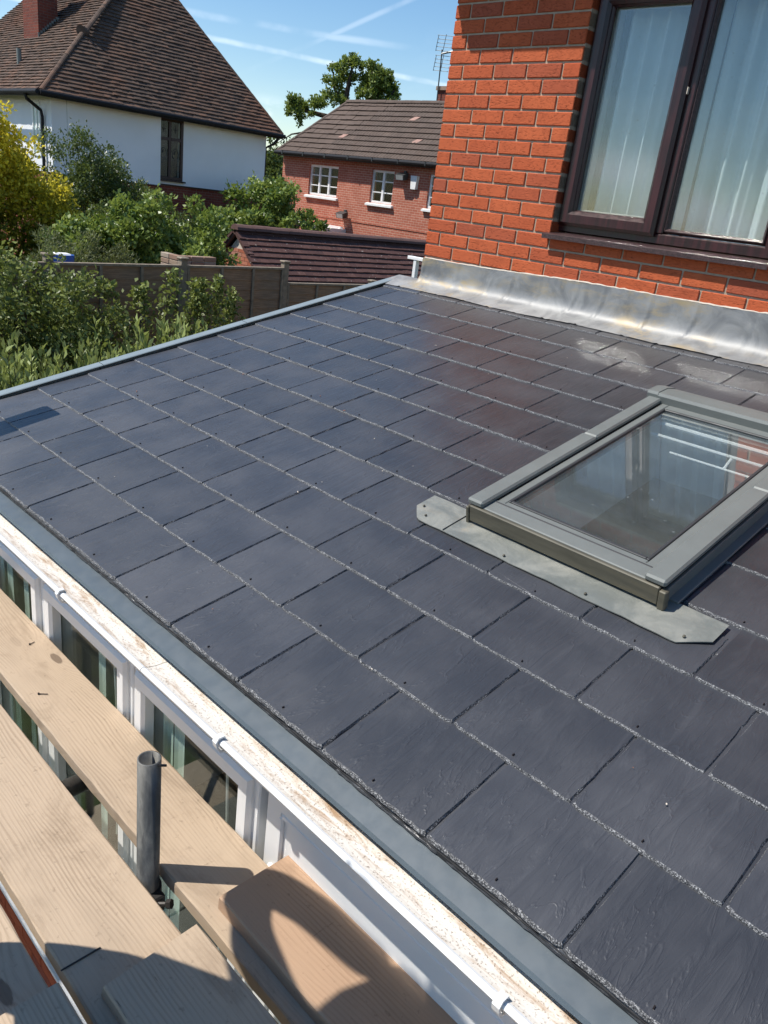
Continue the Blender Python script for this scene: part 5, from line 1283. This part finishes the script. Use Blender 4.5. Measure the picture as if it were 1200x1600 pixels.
def subclumps(centers, radii, per, frac, seed):
    """break each big ellipsoid into many small clumps lying near its surface"""
    g_ = np.random.default_rng(seed); C_, R__ = [], []
    for c_, r_ in zip(centers, radii):
        r3 = np.array([r_] * 3 if np.isscalar(r_) else r_, float)
        for _ in range(per):
            d = g_.normal(size=3); d /= np.linalg.norm(d); d[2] = d[2] * .9 + .08
            C_.append(np.array(c_) + d * r3 * g_.uniform(.45, .98)); R__.append(r3.mean() * frac * g_.uniform(.6, 1.35))
    return C_, R__
def plant(name, label, cat, base, centers, radii, n, size, mat, trunk, seed, group=None, per=26, frac=.30, aspect=.5, shell=.3, tintf=None, bark='bark', up=.3, inner=True, part='crown'):
    t = thing(name, base, label, cat, group)
    C_, R__ = subclumps(centers, radii, per, frac, seed) if per else (centers, radii)
    pos, d, k = clump_points(C_, R__, n, seed + 1, shell)
    g_ = np.random.default_rng(seed + 2)
    ct = g_.normal(0, .18, len(C_))[k]; tint = np.clip(.45 + ct + g_.normal(0, .18, n), 0, 1)
    if tintf is not None: tint = np.clip(tintf(pos) + ct * .6 + g_.normal(0, .15, n), 0, 1)
    me = leaf_mesh(part, pos, size, mat, aspect, up, seed + 3, d * .8, tint); inst(part, me, t, (0, 0, 0))
    q = MB()
    for pts, r_ in trunk: q.tube(pts, r_, 8)
    if q.v: q.build('trunk', bark, t, smooth=True)
    return t
B_ = lambda *p: tuple(p)
def trunk_to(base, centers, r0, seed):
    g_ = random.Random(seed); out = []; top = np.mean(np.array(centers), 0)
    b = Vector(base); m_ = b.lerp(Vector(top), .45); out.append(([b, b.lerp(m_, .5) + Vector((g_.uniform(-.05, .05), 0, 0)), m_], [r0, r0 * .85, r0 * .65]))
    for c_ in centers: 
        c_ = Vector(c_); out.append(([m_, m_.lerp(c_, .55) + Vector((g_.uniform(-.1, .1), g_.uniform(-.1, .1), .05)), c_], [r0 * .5, r0 * .3, r0 * .12]))
    return out
# golden conifer at the left edge
cs = [(-10.9, 1.5, 1.3), (-10.8, 1.4, 2.3), (-10.85, 1.2, 3.1), (-10.95, 1.15, 3.8), (-10.5, 2.0, 1.9), (-10.45, 1.95, 2.8), (-10.75, 1.55, 3.55), (-11.0, .9, 4.3), (-10.7, .2, 2.6), (-10.9, .2, 3.8), (-10.5, .7, 1.6), (-10.45, 1.6, 1.2), (-10.4, 2.3, 1.3)]
rs_ = [1.25, 1.15, .95, .70, .75, .60, .50, .5, 1.3, .9, .8, .75, .7]
def gold(p): return .24 + .85 * np.clip((p[:, 2] - 2.45) / 1.25, 0, 1) ** .8 * np.clip(1.1 - (p[:, 1] - 1.0) * .2, 0, 1)
plant('golden_conifer', 'tall golden topped evergreen shrub at the left edge, green lower down', 'tree', (-10.9, .9, -.3), cs, rs_, 76000, .070, 'leaf_gold', trunk_to((-10.9, .9, -.3), cs[:4], .14, 1), 21, per=34, frac=.26, aspect=.55, tintf=gold)
cs = [(-11.9, 3.3, 1.5), (-11.9, 3.1, 2.5), (-11.95, 3.0, 3.2), (-11.6, 3.9, 2.0), (-11.5, 4.2, 2.5), (-11.7, 3.7, 2.95), (-11.6, 4.35, 1.5)]
plant('evergreen_shrub', 'large dark glossy evergreen bush in front of the white house corner', 'shrub', (-11.9, 3.4, -.3), [(a, b + .35, c_) for a, b, c_ in cs], [1.25, 1.15, .85, 1.05, .84, .70, .95], 64000, .060, 'leaf_dark', trunk_to((-11.9, 3.4, -.3), cs[:4], .12, 2), 31, per=36, frac=.24, aspect=.5)
cs = [(-8.6, 2.2, 2.2), (-8.5, 2.8, 2.55), (-8.5, 3.5, 2.6), (-8.7, 1.75, 2.35), (-8.4, 3.2, 2.0), (-8.5, 3.9, 2.35)]
plant('leafy_shrub', 'bright broad leaved shrub behind the fence below the white house', 'shrub', (-8.6, 2.7, .0), cs, [.70, .68, .62, .48, .85, .55], 26000, .080, 'leaf_mid', trunk_to((-8.6, 2.7, 0), cs[:4], .08, 3), 41, per=22, frac=.30, aspect=.62)
cs = [(-13.49, 7.63, 2.11), (-13.49, 8.31, 2.72), (-13.62, 8.92, 3.13), (-13.9, 9.46, 3.27), (-13.35, 7.36, 2.45), (-13.9, 10.35, 2.59), (-14.3, 8.99, 2.25)]
plant('fruit_tree', 'small leafy fruit tree between the white house and the garage ridge', 'tree', (-13.6, 8.3, -1.4), cs, [0.84, 0.79, 0.68, 0.54, 0.68, 0.57, 0.95], 21000, .105, 'leaf_mid', trunk_to((-13.6, 8.3, -1.4), cs[:5], .12, 4), 51, per=22, frac=.29, aspect=.6)
cs = [(-12.78, 9.54, 2.72), (-12.96, 10.24, 2.72), (-12.66, 8.95, 2.78)]
plant('fruit_branch', 'thin leafy branch poking over the garage ridge beside the fruit tree', 'branch', (-12.9, 8.6, 2.3), cs, [.26, .22, .28], 900, .10, 'leaf_mid', [([(-13.3, 8.2, 2.2), (-12.66, 8.95, 2.78), (-12.96, 10.24, 2.72)], [.035, .02, .008])], 55, per=6, frac=.4, aspect=.6)
cs = [(-8.0, 1.35, 2.25), (-7.95, 1.75, 2.2), (-8.0, 1.05, 2.05)]
plant('grey_green_bush', 'fine leaved grey green bush behind the fence next to the blue tub', 'bush', (-8.0, 1.4, .3), cs, [(.35, .42, .42), (.35, .45, .36), (.3, .35, .3)], 7000, .06, 'leaf_grey', trunk_to((-8.0, 1.4, .3), cs, .04, 5), 61, per=14, frac=.35, aspect=.22, up=1.2)
cs = [(-33, 22.4, 4.7), (-32.5, 23.6, 4.3), (-33, 21.5, 3.6), (-33.5, 24, 2.6), (-32, 22.6, 1.8), (-33, 25.4, 4.6), (-32.5, 22.9, 3.2)]
plant('dark_tree', 'dark rounded tree in the gap between the white house and the pinkish house', 'tree', (-33, 22.8, -1.5), cs, [1.7, 1.6, 1.8, 2.0, 2.0, 1.4, 1.9], 26000, .20, 'leaf_dark', trunk_to((-33, 22.8, -1.5), cs[:4], .3, 6), 71, per=30, frac=.28)
# oak with open crown, built along its limbs
ok = thing('oak_tree', (-34, 29.5, -1.5), 'gnarled oak tree with open clumpy crown rising behind the pinkish house', 'tree')
RU = Vector((.735, .678, 0)); OB = Vector((-33.9, 29.4, 0))
def O(u, z, d=0): return OB + RU * u + Vector((-.678, .735, 0)) * d + Vector((0, 0, z))
limbs = [([O(.1, -1.5), O(.2, 4), O(-.1, 6.8), O(-.35, 8.2), O(-.2, 9.2), O(-.05, 10.3)], [.55, .45, .30, .2, .13, .06]),
         ([O(-.1, 6.8), O(-.9, 7.6), O(-2.1, 7.75), O(-3.3, 7.9)], [.22, .16, .11, .05]), ([O(-1.4, 7.3), O(-2.4, 6.7), O(-3.2, 6.5), O(-3.9, 6.0)], [.08, .06, .04, .015]),
         ([O(.2, 5), O(.9, 7), O(1.2, 8.6), O(1.1, 10.2)], [.3, .22, .15, .06]), ([O(.9, 7), O(1.9, 8.4), O(2.4, 9.4)], [.18, .12, .05]), ([O(-.35, 8.2), O(-1.0, 9.2), O(-1.1, 9.9)], [.12, .08, .04]), ([O(.9, 6.8), O(2.2, 7.4), O(2.9, 7.7)], [.14, .1, .05])]
q = MB()
for p, r_ in limbs: q.tube(p, r_, 8)
q.build('trunk', 'bark', ok, smooth=True)
g_ = random.Random(5); OC, OR = [], []
spots = [(-3.4, 8.0, .55), (-2.9, 8.35, .45), (-2.4, 7.75, .5), (-3.0, 7.45, .45), (-1.8, 8.0, .5), (-1.4, 8.5, .5), (-1.0, 9.2, .55), (-.9, 9.9, .5), (-.45, 10.4, .5), (.0, 10.5, .42), (.45, 10.3, .3), (-.3, 9.6, .5), (-.55, 8.7, .55), (-.1, 8.2, .5), (-1.0, 7.6, .45), (-.2, 7.4, .6),
         (1.0, 10.4, .5), (1.5, 10.3, .5), (1.95, 10.0, .45), (.8, 9.7, .5), (1.4, 9.6, .55), (1.0, 8.9, .55), (1.7, 8.9, .55), (2.3, 9.3, .5), (2.6, 8.7, .5), (2.2, 8.2, .55), (.9, 8.1, .55), (1.5, 7.7, .6), (.6, 7.3, .6), (2.7, 7.9, .5), (3.0, 7.4, .45), (2.2, 7.2, .55), (3.1, 6.9, .4), (-.5, 6.9, .55), (1.2, 6.8, .7), (3.6, 7.15, .22), (.6, 9.0, .5), (.5, 8.4, .5), (1.3, 9.2, .5), (1.2, 8.3, .55), (2.0, 8.7, .5), (1.7, 9.6, .5), (.75, 9.3, .45), (2.0, 9.4, .45)]
for u, z, r_ in spots:
    for _ in range(4): OC.append(tuple(O(u + g_.uniform(-.35, .35), z + g_.uniform(-.28, .28), g_.uniform(-.8, .8)))); OR.append(r_ * g_.uniform(.38, .66))
pos, d, k = clump_points(OC, OR, 20000, 88, .2); ct = np.random.default_rng(3).normal(.45, .2, len(OC))[k]
inst('crown', leaf_mesh('crown', pos, .17, 'leaf_oak', .62, .3, 89, d * .5, np.clip(ct + np.random.default_rng(4).normal(0, .16, len(pos)), 0, 1)), ok, (0, 0, 0))
# big shrub and climber in front of the fence at the left
cs = [(-5.1, -1.05, 2.05), (-5.05, -.45, 2.15), (-5.15, .05, 2.0), (-5.0, -.9, 1.4), (-5.0, -.2, 1.45), (-5.1, -1.7, 2.0), (-5.25, .45, 1.65)]
plant('rambling_shrub', 'large rambling shrub with small leaves covering the left of the fence', 'shrub', (-5.0, -.5, .5), cs, [.62, .58, .50, .66, .6, .75, .42], 19000, .056, 'leaf_climb', trunk_to((-5.0, -.5, .5), cs[:5], .04, 7), 101, per=26, frac=.30, aspect=.58)
sprays = [
    ('climbing_rose', 'leggy climbing plant with pale leaves against the middle of the fence', [[(-5.25, 1.15, 0.9), (-5.3, 1.3, 1.96), (-5.35, 1.45, 2.46)], [(-5.2, 1.1, 0.9), (-5.25, 1.0, 1.96), (-5.3, 0.95, 2.26)], [(-5.25, 1.2, 1.2), (-5.3, 1.65, 1.96), (-5.4, 1.95, 2.11)], [(-5.25, 0.95, 1.2), (-5.3, 0.65, 2.11), (-5.35, 0.45, 2.31)], [(-5.2, 1.3, 0.9), (-5.3, 1.62, 1.76), (-5.35, 1.75, 2.36)]], 1552, 5),
    ('climbing_vine', 'upright leafy climber beside the fence post', [[(-5.35, 2.0, 0.9), (-5.4, 2.1, 1.86), (-5.45, 2.15, 2.41)], [(-5.3, 2.05, 0.9), (-5.4, 2.3, 1.76), (-5.5, 2.4, 2.21)], [(-5.35, 2.0, 1.1), (-5.4, 1.85, 1.91), (-5.45, 1.9, 2.36)]], 1215, 6),
    ('creeper', 'dark low creeper at the foot of the right fence panel', [[(-5.6, 3.1, 0.8), (-5.7, 3.2, 1.42), (-5.75, 3.25, 1.62)], [(-5.6, 3.3, 0.8), (-5.7, 3.5, 1.37), (-5.75, 3.6, 1.52)], [(-5.6, 2.9, 0.8), (-5.65, 2.8, 1.32), (-5.7, 2.75, 1.42)]], 1080, 8)]
for nm, lab, stems, nl, sd_ in sprays:
    t = thing(nm, stems[0][0], lab, 'climber')
    q = MB(); pts = []; gg_ = np.random.default_rng(sd_)
    for st in stems:
        a, b, c_ = [np.array(p) for p in st]; ts = np.linspace(0, 1, 12); cv = [(1 - x) ** 2 * a + 2 * x * (1 - x) * (2 * b - .5 * (a + c_)) + x * x * c_ for x in ts]
        MB().tube([tuple(p) for p in cv], [.008 * (1 - .7 * x) for x in ts], 6).build('stem', 'stem', t)
        for _ in range(nl // len(stems)):
            x = gg_.random() ** .7; pts.append((1 - x) ** 2 * a + 2 * x * (1 - x) * (2 * b - .5 * (a + c_)) + x * x * c_ + gg_.normal(0, .075 * (1.15 - .6 * x), 3))
    pts = np.array(pts); inst('foliage', leaf_mesh('foliage', pts, .068, 'leaf_climb', .6, .2, sd_ + 1, None, np.clip(gg_.normal(.55, .28, len(pts)), 0, 1)), t, (0, 0, 0))
# laurel hedge between the roof edge and the fence: upright shoots with long leaves
lau = thing('laurel_hedge', (-3.6, 0, .3), 'low hedge of pale pointed laurel leaves just beyond the roof edge', 'hedge')
gg_ = np.random.default_rng(77); q = MB(); P_, Dv, Tn = [], [], []
for _ in range(620):
    y = gg_.uniform(-2.6, 3.6); x = -3.6 + gg_.normal(0, .42) - .12 * y
    top = 1.90 + .10 * math.sin(y * 2.3) + gg_.normal(0, .10) - .05 * abs(x + 3.6) - (.22 if y > 1.4 else 0) - (.25 if y > 2.4 else 0); h = gg_.uniform(.35, .75)
    ln = Vector((gg_.normal(0, .14), gg_.normal(0, .14), 1)).normalized()
    b = Vector((x, y, top - h)); t_ = b + ln * h
    q.tube([b, t_], [.006, .003], 4, cap=False)
    nlv = gg_.integers(11, 17)
    for i in range(nlv):
        u = (i + .5) / nlv; p = b.lerp(t_, .15 + .85 * u); an = i * 2.4 + gg_.uniform(-.3, .3); rr = 1.05 - .75 * u
        dv = Vector((math.cos(an) * rr, math.sin(an) * rr, .45 + 1.0 * u)).normalized(); P_.append(tuple(p)); Dv.append(tuple(dv)); Tn.append(min(1, max(0, .15 + .65 * u + gg_.normal(0, .14))))
q.build('stem', 'stem', lau, kind='stuff')
inst('foliage', leaf_mesh('foliage', np.array(P_), .105, 'leaf_laurel', .33, 0, 78, np.array(Dv) * 5, np.array(Tn), .10), lau, (0, 0, 0))
cs = [(-3.7, -2.0, .9), (-3.6, -.8, .9), (-3.6, .3, .9), (-3.6, 1.3, .8), (-3.8, 2.3, .7)]
pos, d, k = clump_points(*subclumps(cs, [(.55, .8, .5)] * 5, 20, .3, 5), 6000, 6, .2)
inst('inner_foliage', leaf_mesh('inner_foliage', pos, .09, 'leaf_dark', .4, .3, 79, d), lau, (0, 0, 0))
